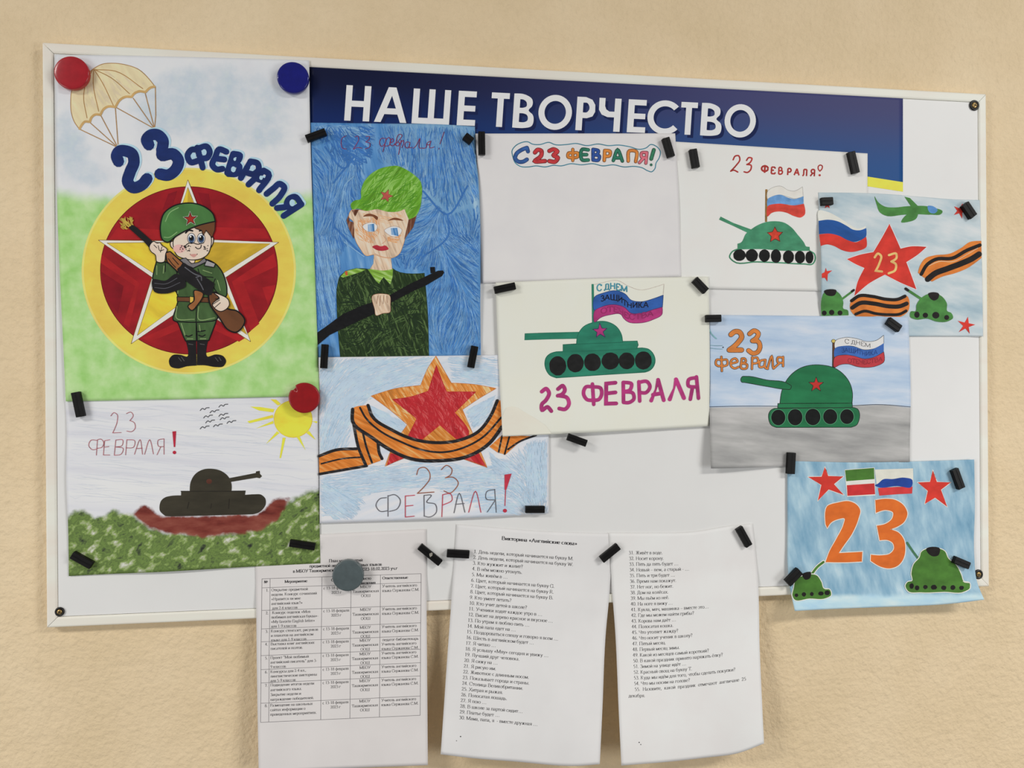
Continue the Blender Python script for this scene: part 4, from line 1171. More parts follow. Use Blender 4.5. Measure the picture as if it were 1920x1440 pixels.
q = p.sub('hull'); q.fill(I_, '692 610 900 598 1150 585 1272 582 1280 612 1268 644 900 660 692 664', TEAL, 0, TEAL2, 5)
q = p.sub('barrel'); q.fill(I_, '394 524 560 518 815 512 802 562 600 566 392 573', TEAL, 0, TEAL2, 4)
q = p.sub('turret'); q.fill(I_, '797 606c 806 540 850 472 930 436 1030 430 1110 470 1150 535 1158 592c', TEAL, 1, TEAL2, 5)
for x, y, rx, ry in ((650, 776, 66, 76), (788, 755, 66, 72), (922, 748, 66, 69), (1062, 738, 69, 67), (1190, 737, 62, 66), (1320, 734, 66, 71)):
    p.sub('wheel').disc(I_, x, y, rx, ry, paint((30, 30, 30), .2, 120), wob=.04)
p.sub('magenta_star').star(I_, 982, 504, 58, 25, MAG, -94, paint((60, 40, 90), .1), 5, .15)
p = cream.part('painted_flag', 'white, blue and magenta flag with small lettering')
q = p.sub('pole'); q.fill(I_, '915 136 932 136 938 438 919 440', TEAL, 0)
q = p.sub('flag')
q.lines(I_, ['935 140 1000 125 1120 108 1200 150 1300 182 1400 162 1482 136', '1482 138 1476 215'], 3, paint((196, 184, 176), .05))
q.fill(I_, '940 236 1010 205 1110 188 1178 214 1222 260 1300 274 1400 250 1476 222c 1470 316c 1400 334 1300 364 1222 362 1172 318 1100 297 1000 312 940 344', paint((50, 92, 164), .14, 60), 1, paint((40, 60, 110), .1), 4)
q.fill(I_, '940 346 1000 314 1100 299 1172 320 1222 364 1300 367 1400 336 1468 318c 1466 372 1400 412 1280 441 1200 431 1165 402 1148 376 1060 376 980 402 942 434', MAG, 1, paint((120, 40, 96), .1), 4)
q = p.sub('lettering')
put_text(q, 'С ДНЕМ', (I_((955, 188)), I_((1075, 178)), I_((1198, 196))), 11, paint((66, 140, 160), .1), tv=22, th=18, serif=False, jit=.08)
put_text(q, 'ЗАЩИТНИКА', (I_((985, 274)), I_((1100, 262)), I_((1215, 322)), I_((1362, 316))), 10.5, paint((24, 26, 44), .1), tv=20, th=17, serif=False, jit=.08)
put_text(q, 'ОТЕЧЕСТВА', (I_((985, 366)), I_((1100, 352)), I_((1215, 410)), I_((1400, 380))), 10, paint((148, 44, 98), .1), tv=20, th=17, serif=False, jit=.06)
p = cream.part('lettering', 'big magenta brush lettering')
p.lines(I_, ['525 978 560 955 582 985 560 1042 525 1080 528 1122 570 1098 600 1130'], 30, MAG, 1)
p.lines(I_, ['652 958 690 932 706 965 682 1000 650 1010 c'.replace(' c', ''), '655 1008 725 1028 738 1075 708 1115 662 1110'], 30, MAG)
p.lines(I_, ['922 918 932 1078', '925 940 870 942 852 992 880 1040 930 1046', '930 940 985 950 994 1000 970 1040 930 1046'], 28, MAG)
p.lines(I_, ['1102 908 1030 915 1028 1072 1108 1070', '1030 992 1102 984'], 30, MAG, 0)
p.lines(I_, ['1163 905 1165 1062', '1165 905 1228 918 1215 965 1165 978', '1165 980 1240 992 1246 1035 1205 1064 1165 1062'], 28, MAG)
p.lines(I_, ['1285 900 1292 1052', '1285 905 1350 900 1372 936 1342 985 1290 985'], 28, MAG)
p.lines(I_, ['1382 1048 1436 885 1480 1045', '1396 1002 1466 990'], 30, MAG, 0)
p.lines(I_, ['1527 1038 1576 882 1638 1028'], 32, MAG, 0)
p.lines(I_, ['1736 862 1752 1030', '1735 868 1675 885 1672 930 1738 942', '1705 945 1688 1038'], 28, MAG)
p = cream.part('corner_patch', 'greyish patch in the corner')
p.fill(I_, '222 1160 250 1105 300 1095 400 1145 500 1205 560 1250 600 1306c 222 1322c', paint((226, 220, 206), .02, 30), 1)  # slightly darker, greyer tone over the lower corner of the cream sheet
cream.done(); SHEETS.append(cream)

# ------------------------------------------------------------------ big red star painting
K = View(1500, 340, 4.8)
kstar = Sheet('red_star_painting', 'watercolour of a big red star with a gold 23, an aeroplane and striped ribbons', 'drawing',
    (1534, 360.8), (1837, 375), (1843.3, 630.6), (1542, 632.5), 2,
    wash('star_watercolour', (((146, 170, 184), (168, 188, 198), (186, 200, 206), (202, 210, 213), (214, 216, 217)), 36.0, 12, 3.2, .27, .70, 7.0)),
    top=((1640, 362.5), (1729, 369), (1790, 374)), right=((1840, 456.7),), left=((1539.6, 486), (1540.6, 590)), bottom=((1703, 630.6),),
    cell=0.0022, fine=5.5, lift=2.2, bend=lambda u, v: 0.0055 * sstep(.26, 0, u) * sstep(.0, .55, v) * (1 - sstep(.55, .86, v)) + 0.0016 * sstep(.9, 1.0, u) * sstep(.2, .6, v))
RS = paint((204, 58, 48), .1, 60)
HALO2 = paint((214, 217, 220), .03)
KO, KB = paint((214, 122, 54), .12, 70), paint((34, 30, 30), .2, 100)
KG = paint((74, 130, 66), .14, 60)
p = kstar.part('painted_flag', 'white, blue and red flag')
p.fill(K, '168 262 250 275 340 320 450 390 520 425 592 400c 592 440 500 460 400 420 300 370 168 365c', paint((220, 219, 210), .03, 60), 1)
p.fill(K, '167 356c 250 345 340 360 420 400 480 435 540 440 596 420c 592 500 540 532 480 546 420 526 350 490 260 470 171 476c', paint((38, 84, 152), .14, 50, 20, 4), 1)
p.fill(K, '172 478c 260 470 350 490 430 530 500 548 595 498c 598 590 520 627 450 636 380 620 300 580 240 568 186 582c', RS, 1)
p = kstar.part('painted_star', 'red star with a gold 23')
ST = '805 383c 850 480 905 606c 1000 585 1140 590c 1060 660 957 727c 1000 840 1048 972c 900 910 765 840c 620 920 488 1034c 520 900 580 780c 500 745 422 700c 540 660 660 637c 730 520'
p.fill(K, ST, RS, 1, HALO2, 12); p.fill(K, ST, RS, 1)
p.sub('lettering', 'gold numerals').lines(K, ['672 684 702 650 728 668 716 735 682 805c 738 812', '800 664 866 652 868 690 822 722c 862 745 856 800 798 828'], 20, paint((226, 184, 116), .12, 90))
p = kstar.part('painted_aeroplane', 'green aeroplane with a blue cockpit')
p.sub('wing').fill(K, '940 138 990 150 1062 222 1000 228', KG, 0); p.sub('wing').fill(K, '960 300 1062 296 1050 330 970 366 912 369', KG, 1)
p.fill(K, '672 135 700 182 760 225 850 235 950 225 1060 220 1130 222 1200 236 1283 278 1275 290 1180 300 1060 296 940 300 760 305 720 280 690 210', KG, 1)
p.sub('cockpit').fill(K, '1150 222 1200 225 1238 260 1216 286 1168 280', paint((88, 136, 190), .1), 1)
p = kstar.part('painted_small_star')
p.star(K, 246, 212, 38, 15, RS, -90)
p = kstar.part('painted_small_star'); p.star(K, 1440, 266, 70, 25, RS, -70, jit=.2)
p = kstar.part('painted_small_star'); p.fill(K, '233 778c 242 808 290 802c 250 835 246 902c 225 868 196 870c 196 830c 222 818', RS, 0)
p = kstar.part('painted_small_star'); p.star(K, 1495, 1298, 80, 30, RS, -78, jit=.25)
p = kstar.part('painted_ribbon', 'orange ribbon with black stripes')
p.fill(K, '1062 822c 1080 760 1130 692 1200 668 1350 650 1450 600 1530 545 1632 536c 1634 690c 1500 785 1400 825 1270 862 1190 902c 1110 862', KO, 1)
p.lines(K, ['1092 835 1142 752 1222 702 1370 692 1500 622 1620 574'], 32, KB); p.lines(K, ['1150 880 1210 832 1330 785 1450 740 1550 695 1612 655'], 52, KB)
p.line(K, '1160 760 1250 722 1380 722 1500 660 1600 600', 5, paint((216, 190, 160), .1))
p = kstar.part('painted_ribbon', 'orange ribbon with black stripes')
p.fill(K, '455 1090 520 1022 640 1030 760 1060 870 1068 962 1030 972 1170 932 1206 700 1212 500 1212 452 1150', KO, 1)
p.lines(K, ['465 1075 530 1032 650 1036 780 1062 880 1062 945 1034'], 30, KB); p.lines(K, ['470 1138 540 1096 660 1100 800 1125 900 1124 960 1100'], 38, KB); p.lines(K, ['500 1196 580 1168 680 1190 800 1200 900 1194 955 1166'], 26, KB)
p = kstar.part('painted_tank', 'green tank cut by the paper edge')
p.sub('barrel').line(K, '378 1060 485 980', 18, KG)
p.fill(K, '194 1212c 196 1050 220 1000 270 984 330 990 370 1030 390 1090 390 1145 430 1160 437 1205c', KG, 1)
p.sub('hatch').fill(K, '216 992 330 985 312 1025 266 1032 234 1020', KB, 1)
for x, y, r in ((218, 1185, 22), (285, 1180, 24), (360, 1184, 22)): p.sub('wheel').disc(K, x, y, r, r, KB)
p.line(K, '468 990 485 978', 20, KB)
p = kstar.part('painted_tank', 'green tank')
p.sub('barrel').line(K, '960 972 1095 1060', 22, KG); p.line(K, '952 966 972 980', 24, KB)
p.fill(K, '1040 1168 1050 1110 1092 1050 1150 1015 1220 1008 1282 1040 1322 1100 1326 1168 1362 1185 1377 1230 1340 1256 1230 1262 1150 1236 1040 1242 993 1220 1000 1170', KG, 1)
p.sub('hatch').fill(K, '1153 1014 1252 1014 1242 1055 1206 1073 1168 1050', KB, 1)
for x, y, rx, ry in ((1052, 1200, 24, 28), (1128, 1205, 24, 23), (1222, 1205, 32, 30), (1320, 1225, 22, 22)): p.sub('wheel').disc(K, x, y, rx, ry, KB)
kstar.done(); SHEETS.append(kstar)

# ------------------------------------------------------------------ grey-ground tank painting
L_ = View(1300, 560, 4.3636)
GROUND = [L_(q) for q in pts('100 884 400 880 680 880 1300 880 1500 868 1800 886 1820 1460 90 1460')]
bg = Sheet('grey_ground_tank_painting', 'dark green tank with a flag painted on grey ground, orange 23 in pale blue sky', 'drawing',
    (1328.6, 590.3), (1703.3, 594.4), (1706, 866), (1333, 878.5), 3,
    wash('grey_ground_paper', (((154, 180, 211), (170, 191, 216), (184, 201, 221), (200, 210, 224), (212, 216, 223)), 44.0, 3, 5.0, .27, .72, 7.0), (
        ((((128, 129, 129), (152, 151, 150), (170, 169, 167), (186, 184, 182), (200, 198, 196)), 40.0, 6, 6.0, .27, .72, 8.0), 0, 60.0, 0.1),)),
    left=((1329.8, 743), (1332, 835)), right=((1707.5, 761.7), (1706, 830)), bottom=((1391, 877.4), (1478.7, 874)),
    bend=lambda u, v: 0.0090 * sstep(.45, 1.0, v) * sstep(.42, 0, u) + 0.0012 * sstep(.9, 1, u) * sstep(.3, 1, v),
    mask=lambda x, y: (softpoly(x, y, GROUND, 4) * (0.6 + 0.4 * sstep(890, 858, y)), 0, 0))
DK = paint((36, 40, 38), .1)
DG2 = paint((38, 112, 72), .1, 60, 10, 3)
p = bg.part('horizon_line', 'dark horizon line'); p.lines(L_, ['132 885 400 879 690 880 980 884 1300 876 1500 866 1776 885'], 5, paint((60, 66, 80), .1))
p = bg.part('painted_tank', 'dark green tank with a red star')
p.sub('turret').fill(L_, '708 862c 720 770 750 690 800 622 880 566 960 544 1060 544 1150 565 1230 620 1280 690 1302 770 1298 862c', DG2, 1, DK, 5)
p.sub('hull').fill(L_, '692 858 1300 855 1302 892 690 895', DG2, 0, DK, 5)
p.fill(L_, '616 980 620 935 638 910 664 898c 1310 890c 1345 904 1360 940 1356 990 1335 1034 1290 1052c 680 1054c 640 1036', DG2, 1, DK, 5)
p.sub('barrel').fill(L_, '388 664 400 638 430 635 600 665 780 698 802 716 790 742 765 742 600 718 420 686 395 682', DG2, 1, DK, 5)
for x, y, rx, ry in ((695, 972, 60, 66), (833, 970, 62, 69), (978, 968, 64, 70), (1120, 965, 60, 64), (1257, 965, 58, 63)):
    p.sub('wheel').disc(L_, x, y, rx, ry, paint((20, 22, 22), .2, 120), line=paint((86, 150, 112), .05), lw=4)
p.sub('red_star').star(L_, 1005, 704, 64, 26, paint((184, 52, 48), .08), -90, DK, 4)
p = bg.part('painted_flag', 'white, blue and red flag on a brown pole')
p.sub('pole').fill(L_, '1140 358 1162 358 1160 564 1138 556', paint((96, 64, 46), .1), 0, DK, 3)
p.sub('pole_knob').disc(L_, 1147, 347, 16, 14, paint((206, 186, 100), .05), line=DK, lw=3)
q = p.sub('flag')
q.fill(L_, '1160 350 1240 318 1330 325 1420 350 1500 340 1558 298c 1558 366c 1480 408 1400 418 1300 388 1230 388 1160 408', paint((216, 215, 214), .02), 1, DK, 3)
q.fill(L_, '1160 406 1230 386 1310 392 1400 420 1480 408 1558 364c 1558 436c 1480 478 1400 492 1300 466 1230 460 1158 480', paint((62, 102, 172), .1, 60), 1)
q.fill(L_, '1158 479 1230 460 1310 468 1400 492 1480 478 1558 435c 1560 516 1500 550 1420 563 1340 556 1270 535 1200 541 1155 562', paint((182, 60, 68), .08, 60), 1, DK, 3)
q = p.sub('lettering')
put_text(q, 'С ДНЕМ', (L_((1238, 362)), L_((1340, 378)), L_((1452, 400))), 7.5, paint((110, 108, 108), .1), tv=14, th=12, serif=False, jit=.06)
put_text(q, 'ЗАЩИТНИКА', (L_((1212, 440)), L_((1340, 448)), L_((1410, 470)), L_((1508, 452))), 8.5, paint((38, 62, 120), .1), tv=15, th=12, serif=False, jit=.06)
put_text(q, 'ОТЕЧЕСТВА', (L_((1262, 520)), L_((1400, 534)), L_((1548, 506))), 8, paint((126, 40, 52), .1), tv=14, th=12, serif=False, jit=.06)
p = bg.part('lettering', 'orange outlined lettering')
OG, OD = paint((208, 126, 62), .08, 80), paint((60, 44, 34), .1)
p.lines(L_, ['308 294 340 270 378 274 396 308 365 360 325 398 294 420 c'.replace(' c', ''), '296 420 395 420'], 36, OG, 1, OD, 43)
p.lines(L_, ['460 288 500 262 532 284 516 322 484 345', '484 345 532 352 546 392 524 438 490 448 452 424'], 32, OG, 1, OD, 39)
p.lines(L_, ['230 475 234 592', '230 502 192 500 187 540 216 552 238 538', '234 502 274 500 278 540 240 554', '312 530 362 512 346 490 316 500 310 552 338 570 372 558', '397 490 397 572 436 568 440 540 402 530', '402 528 430 512 420 490 397 490',
             '482 478 480 575', '482 490 522 482 530 520 486 532', '584 500 548 510 544 560 576 555 590 500 592 568 610 574', '606 572 642 472 652 560', '735 476 735 552', '735 482 692 482 692 520 735 525', '702 530 656 572'], 13, OG, 1, OD, 19)
p = bg.part('green_smear', 'green brush marks by the edge')
p.lines(L_, ['124 240 150 290 188 326'], 9, paint((120, 168, 170), .1)); p.lines(L_, ['132 380 180 384 240 384', '140 404 190 410 240 412'], 4, paint((120, 158, 168), .1)); p.disc(L_, 244, 398, 5, 5, DK)
bg.done(); SHEETS.append(bg)

# ------------------------------------------------------------------ orange 23 painting
M = View(1460, 840, 4.5)
o23 = Sheet('orange_numerals_painting', 'blue painting with a huge orange 23, two flags, two red stars and two green tanks', 'drawing',
    (1476.7, 864.4), (1826.7, 861.6), (1845.5, 1124.4), (1490.4, 1145.6), 4,
    wash('numerals_watercolour', (((104, 146, 174), (126, 166, 190), (146, 180, 200), (166, 196, 211), (190, 211, 220)), 60.0, 78, 3.2, .26, .74, 8.0),
         (((((164, 200, 222), (186, 214, 230), (206, 222, 232)), 60.0, 5, 3.0, .3, .7, 5.0), 0, 30.0, 0.7),)),
    top=((1615.5, 867), (1720, 865)), right=((1827.8, 951), (1826.7, 1040), (1832, 1091)), left=((1476.7, 973), (1479, 1084.4), (1483.3, 1113)), bottom=((1560, 1142), (1637.8, 1138.9), (1793, 1131)),
    cell=0.0022, fine=5.5, lift=2.0, bend=lambda u, v: 0.0035 * sstep(.55, .92, v) + 0.010 * sstep(.86, 1.0, v) * (sstep(.75, 1, u) * .8 + sstep(.2, 0, u) * .6 + .35) + 0.0016 * sstep(.93, 1, u),
    mask=lambda x, y: (sstep(1098, 1130, y) * .95, 0, 0))
OR = paint((216, 108, 44), .08, 60)
WH = paint((222, 220, 212), .04)
TG = paint((72, 116, 48), .12, 60)
TB = paint((30, 26, 26), .2, 120)
def halo(part, t, c, w=14, smooth=1):
    part.fill(M, t, c, smooth, WH, w); part.fill(M, t, c, smooth)
halo(o23.part('painted_star', 'red star'), '390 160c 418 236c 546 240c 467 305c 550 396c 422 350c 330 446c 360 312c 248 244c 362 242c', RS, 10, 0)
halo(o23.part('painted_star', 'red star'), '1300 188c 1335 286c 1452 290c 1370 352c 1422 496c 1320 420c 1233 472c 1258 362c 1172 290c 1277 286c', RS, 10, 0)
p = o23.part('painted_flag', 'green, white and red flag')
p.fill(M, '556 182 810 164 816 400 576 412', WH, 0); p.fill(M, '560 187 805 168 808 262 570 280', TG, 0); p.fill(M, '575 314 808 298 814 390 580 404', paint((196, 52, 52), .1, 60), 0)
p = o23.part('painted_flag', 'white, blue and red flag')
p.fill(M, '812 182 1134 172 1136 290 826 310', paint((218, 216, 204), .03), 0); p.fill(M, '838 338 1000 328 1130 326 1126 384 1000 390 850 402', paint((206, 62, 62), .1, 60), 0)
p.fill(M, '812 316 838 300 880 265 960 262 1060 250 1128 270 1122 326 1000 320 830 326', paint((36, 68, 148), .12, 60), 1)
p = o23.part('orange_numeral', 'orange numeral 2')
halo(p, '410 490 500 460 600 450 660 480 687 520 672 600 620 722 545 830 508 886c 706 876c 702 958c 560 965 395 963c 425 880 490 760 548 640 556 596 500 602 440 632 410 676c 396 645c', OR)
p = o23.part('orange_numeral', 'orange numeral 3')
halo(p, '815 440c 900 428 990 440 1060 490 1086 550 1060 622 1000 665 942 686c 1010 712 1056 770 1069 850 1050 940 1010 990 940 1016 860 1002 776 952c 778 900c 870 905 940 890 972 850 962 802 920 778 852 780c 828 655c 900 640 958 592 965 546 905 524 820 548c', OR)
p = o23.part('painted_tank', 'small green tank')
p.sub('barrel').lines(M, ['280 1062 330 1000 378 962'], 20, TG, 1, WH, 34)
halo(p, '128 1182 135 1140 160 1100 200 1080 265 1065 320 1075 360 1130 380 1185 430 1195 442 1240 400 1266 260 1270 130 1275 115 1240 120 1210', TG)
p.sub('hatch').fill(M, '198 1068 272 1048 262 1100 226 1112', TB, 1)
for x, y, rx, ry in ((150, 1242, 15, 15), (213, 1235, 18, 18), (280, 1232, 16, 17), (357, 1228, 23, 17), (410, 1222, 23, 20)): p.sub('wheel').disc(M, x, y, rx, ry, TB, wob=.15)
p = o23.part('painted_tank', 'large green tank')
p.sub('barrel').lines(M, ['1085 800 1130 868 1176 930'], 18, paint((70, 116, 84), .1))
halo(p, '1125 1122 1120 1060 1140 980 1190 920 1202 880 1250 850 1350 848 1400 870 1430 930 1500 992 1540 1070 1562 1126 1610 1140 1614 1180 1570 1210 1400 1214 1200 1218 1090 1205 1070 1160 1090 1130', TG)
p.sub('hatch').fill(M, '1243 855 1362 850 1346 906 1300 914 1264 892', TB, 1)
for x, y, rx, ry in ((1122, 1165, 19, 23), (1168, 1180, 19, 21), (1238, 1173, 19, 18), (1310, 1175, 25, 21), (1393, 1180, 21, 20), (1470, 1177, 21, 20), (1543, 1180, 20, 18)): p.sub('wheel').disc(M, x, y, rx, ry, TB, wob=.15)
o23.done(); SHEETS.append(o23)
# ------------------------------------------------------------------ printed sheets
PRINT, PRINTB = paint((62, 60, 62), .05, 400), paint((40, 38, 42), .05, 400)
def printed(n, c=(219, 217, 216)): return wash(n, ((shade(c, .99), shade(c, 1.01)), 16.0, 0, 1, .35, .65, 3.0))
def hang(top):
    """A sheet pinned near its head that hangs clear of the frame's lower rail."""
    return lambda u, v: 0.0026 * sstep(.18, .34, v) + top(u, v)
sched = Sheet('printed_schedule', 'printed sheet with a table of eight numbered rows, held by a grey magnet', 'printed sheet',
    (478, 1008), (798.8, 992), (802.3, 1434.7), (485, 1449), 1, printed('schedule_paper', (214, 209, 207)),
    right=((800, 1146),), left=((480, 1110), (481.5, 1250)), bottom=((640, 1441),),
    bend=hang(lambda u, v: 0.012 * sstep(.3, 1.1, v) + .004 * sstep(.3, .9, v) * math.cos((u - .5) * 3.0) * 0.6))
def S1(x, y): return (480 + x / 5.647, 980 + y / 5.647)
def S2(x, y): return (480 + x / 5.647, 1185 + y / 5.647)
lt = [S1(63, 595), S1(62, 690), S1(60, 930), S1(57, 1125), S1(54, 1262), S2(52, 250), S2(52, 398), S2(52, 540), S2(50, 755), S2(48, 957)]
rt = [S1(1748, 540), S1(1748, 632), S1(1746, 875), S1(1744, 1060), S1(1742, 1198), S2(1742, 182), S2(1742, 325), S2(1740, 465), S2(1740, 678), S2(1738, 882)]
CF = [0, .0513, .3768, .5600, .7448, 1.0]
def tb(r, c):
    """Place in the table: row (fractional) and share of the width."""
    i = min(int(r), 8); f = r - i
    a = [lt[i][k] + (lt[i + 1][k] - lt[i][k]) * f for k in (0, 1)]; b = [rt[i][k] + (rt[i + 1][k] - rt[i][k]) * f for k in (0, 1)]
    return (a[0] + (b[0] - a[0]) * c, a[1] + (b[1] - a[1]) * c)
p = sched.part('table_grid', 'thin table lines')
GL_ = paint((120, 116, 118), .05)
def pstr(q): return ' '.join('%.2f %.2f' % a for a in q)
h_ = sched.layer()
for r in range(10): p.line(PX, pstr([tb(r, k / 24) for k in range(25)]), .8, GL_, 0, h=h_)
for c in CF: p.line(PX, pstr([tb(k / 4, c) for k in range(37)]), .8, GL_, 0, h=h_ + 4e-6)
p = sched.part('heading', 'bold centred heading')
for t, x0, y0, x1, y1 in (('План мероприятий', 772, 420, 1130, 410), ('предметной недели иностранных языков', 566, 475, 1332, 455), ('в МБОУ Ташкирменской ООШ 13.02.2023-18.02.2023 уч.г', 392, 530, 1498, 497)):
    put_text(p, t, (S1(x0, y0), S1(x1, y1)), 5.6, PRINTB, tv=20, th=9, up=(.0, -1))
p = sched.part('table_text', 'small printed table text')
ROWS = [
 ('1.', ['Открытие предметной', 'недели. Конкурс сочинений', '«Нравится ли мне', 'английский язык?»', ' для 2-6 классов']),
 ('2.', [' Конкурс поделок «Моя', 'любимая английская буква»-', '«Му favorite English letter»', 'для 1-9 классов']),
 ('3.', ['Конкурс стенгазет, рисунков', 'и плакатов на английском', 'языке для 1-9 классов']),
 ('4.', ['Выставка книг английских', 'писателей и поэтов.']),
 ('5.', ['Проект "Мой любимый', 'английский писатель" для 3-', '9 классов']),
 ('6.', ['Конкурсы для 2-4 кл.,', 'лингвистические викторины', 'для 5-9 классов']),
 ('7.', ['Подведение итогов недели', 'английского языка.', 'Закрытие недели и', 'награждение победителей.']),
 ('8.', ['Размещение на школьных', 'сайтах информации о', 'проведенных мероприятиях.'])]
SX = 0.0478
lw = rt[0][0] - lt[0][0]
hl = sched.layer()
def cell(t, r, dy, c0, c1, al=0, tv=14, mt=None, sx=SX, cap=5.1):
    """A line dy pixels under the head of row r, between two shares of the width."""
    rh = lt[r + 1][1] - lt[r][1]
    a, b = tb(r, c0), tb(r, c1)
    a, b = (a[0], a[1] + dy), (b[0], b[1] + dy)
    w = text_width(t) * sx
    n = w / math.hypot(b[0] - a[0], b[1] - a[1])
    o = (1 - n) * al
    A_ = (a[0] + (b[0] - a[0]) * o, a[1] + (b[1] - a[1]) * o); B_ = (a[0] + (b[0] - a[0]) * (o + n), a[1] + (b[1] - a[1]) * (o + n))
    put_text(p, t, (A_, B_), cap, mt or PRINT, tv=tv, th=6, h=hl)
for t, c, dy, al in (('№', (CF[0], CF[1]), 8.5, .5), ('Мероприятие', (CF[1], CF[2]), 9, .5), ('Сроки', (CF[2], CF[3]), 9, .5), ('Место', (CF[3], CF[4]), 8, .5), ('проведения', (CF[3], CF[4]), 16.2, .5), ('Ответственные', (CF[4] + .012, CF[5]), 8.5, 0)):
    cell(t, 0, dy, c[0], c[1], al, 22, PRINTB, .049)
for i, (n, L5) in enumerate(ROWS):
    cell(n, i + 1, 7.5, CF[0], CF[1] - .008, 1)
    for j, t in enumerate(L5): cell(t, i + 1, 7.2 + 8.5 * j * (1.06 if i == 6 else 1), CF[1] + .008, CF[2])
    for j, t in enumerate(('с 13-18 февраля', '2023 г')): cell(t, i + 1, 7.2 + 8.5 * j, CF[2], CF[3], .5)
    for j, t in enumerate(('МБОУ', 'Ташкирменская', 'ООШ')): cell(t, i + 1, 7.0 + 8.4 * j, CF[3], CF[4], .5)
    T5 = ['Учитель английского', 'языка Сержанова С.М.']
    if i == 3: T5 = [' педагог-библиотекарь'] + T5
    for j, t in enumerate(T5): cell(t, i + 1, 7.2 + 8.4 * j, CF[4] + .01, CF[5])
sched.done(); SHEETS.append(sched)

quiz = Sheet('printed_quiz_sheet', 'printed quiz sheet with a bold title and questions 1 to 30, hanging over the frame', 'printed sheet',
    (856.3, 982.7), (1149, 1000.5), (1124.6, 1433), (826.2, 1414.3), 1, printed('quiz_paper'), top=((1014.8, 996),),
    right=((1142, 1121.7), (1136, 1185), (1129.5, 1330)), left=((846.6, 1121.7), (839.5, 1220.4), (832, 1330)), bottom=((890, 1422), (961.7, 1427.6), (1085.6, 1436)),
    bend=hang(lambda u, v: 0.014 * sstep(.25, 1.05, v) + .012 * sstep(.35, 1.0, v) * (sstep(.45, 1.0, u) * .9 + .1)), group='printed quiz sheets')
p = quiz.part('heading', 'bold title')
put_text(p, 'Викторина «Английские слова»', ((820 + 680 / 5.647, 980 + 182 / 5.647), (820 + 1482 / 5.647, 980 + 240 / 5.647)), 6.6, PRINTB, up=(.06, -1), tv=21, th=9)
Q1 = ['День недели, который начинается на букву М.', 'День недели, который начинается на букву W.', 'Кто жужжит и жалит?', 'В нём можно утонуть.', 'Мы живём в …', 'Цвет, который начинается на букву G.', 'Цвет, который начинается на букву R.', 'Цвет, который начинается на букву В.',
 'Кто умеет летать?', 'Кто учит детей в школе?', 'Ученики ходят каждое утро в …', 'Висит на дерево красное и вкусное …', 'По утрам я люблю пить …', 'Мой папа едет на …', 'Поздороваться спешу и говорю я всем …', 'Шесть в английском будет …', 'Я читаю …', 'Я услышу «Мяу» сегодня и увижу …',
 'Лучший друг человека.', 'Я сижу на …', 'Я рисую им.', 'Животное с длинным носом.', 'Показывает города и страны.', 'Столица Великобритании.', 'Хитрая и рыжая.', 'Полосатая лошадь.', 'Я пою …', 'В школе за партой сидит…', 'Платье будет …', 'Мама, папа, я  - вместе дружная …']
p = quiz.part('question_list', 'printed list of questions')
hl = quiz.layer()
sx2 = 187.7 / text_width('2. ' + Q1[1])
for i, t in enumerate(Q1):
    t = '%d. %s' % (i + 1, t)
    y = 1037.0 + 10.73 * i; x = 888.2 - (y - 1036) * .0885; m_ = .072 + .016 * i / 29
    w = text_width(t) * sx2
    put_text(p, t, ((x, y), (x + w, y + w * m_)), 6.3, PRINT, up=(.07, -1), tv=14.5, th=6, h=hl)
p = quiz.part('print_specks', 'stray specks of toner')
p.disc(PX, 863.6, 1381, 1.2, 1.2, PRINT); p.disc(PX, 856, 1389, .8, .8, PRINT)
quiz.done(); SHEETS.append(quiz)

quiz2 = Sheet('printed_quiz_sheet', 'printed quiz sheet without a title, questions 31 to 55, hanging over the frame', 'printed sheet',
    (1141, 999), (1410.4, 982), (1432.6, 1394), (1165, 1435.6), 2, printed('quiz_paper_end', (224, 221, 219)), top=((1220, 999.5), (1297, 997.7), (1376.8, 985.3)),
    right=((1421, 1086), (1424.6, 1220), (1429.5, 1330)), left=((1147.4, 1104), (1153.6, 1185), (1160, 1330)), bottom=((1261.7, 1427.6), (1320, 1421), (1385.6, 1411.7)),
    bend=hang(lambda u, v: 0.013 * sstep(.25, 1.05, v) + .016 * sstep(.3, 1.0, v) * sstep(.6, 0.0, u) + .010 * sstep(.4, 1, v) * sstep(.6, 1.0, u)), group='printed quiz sheets')
Q2 = ['Живёт в воде.', 'Носит корону.', 'Пять да пять будет …', 'Новый – new, а старый - …', 'Пять и три будет …', 'Время нам покажут.', 'Нет ног, но бежит.', 'Дом на колёсах.', 'Мы пьём из неё.', 'На ноге я вижу …', 'Кукла, мяч, машинка – вместе это…', 'Где мы можем найти грибы?', 'Корова нам даёт …', 'Полосатая кошка.',
 'Что утоляет жажду?', 'Что носит ученик в школу?', 'Пятый месяц.', 'Первый месяц зимы.', 'Какой из месяцев самый короткий?', 'В какой праздник принято наряжать ёлку?', 'Зимой на улице идёт …', 'Красный овощ на букву Т.', 'Куда мы идём для того, чтобы сделать покупки?', 'Что мы носим на голове?']
p = quiz2.part('question_list', 'printed list of questions')
hl = quiz2.layer()
def curve(x, y, w, i):
    A_ = 3 + 17 * i / 24.0
    return [(x + w * k / 8, y - A_ * (w * k / 8 / 210.0) ** 1.5) for k in range(9)]
sx3 = (1379.4 - 1188.7) / text_width('53. ' + Q2[22])
for i, t in enumerate(Q2):
    t = '%d. %s' % (31 + i, t)
    y = 1039.5 + 10.66 * i; x = 1178.8 + .43 * i
    put_text(p, t, curve(x, y, text_width(t) * sx3, i), 6.3, PRINT, up=(.0, -1), tv=14.5, th=6, h=hl)
x = 1190.0
wd = '55. Назовите, какой праздник отмечают англичане 25'.split()
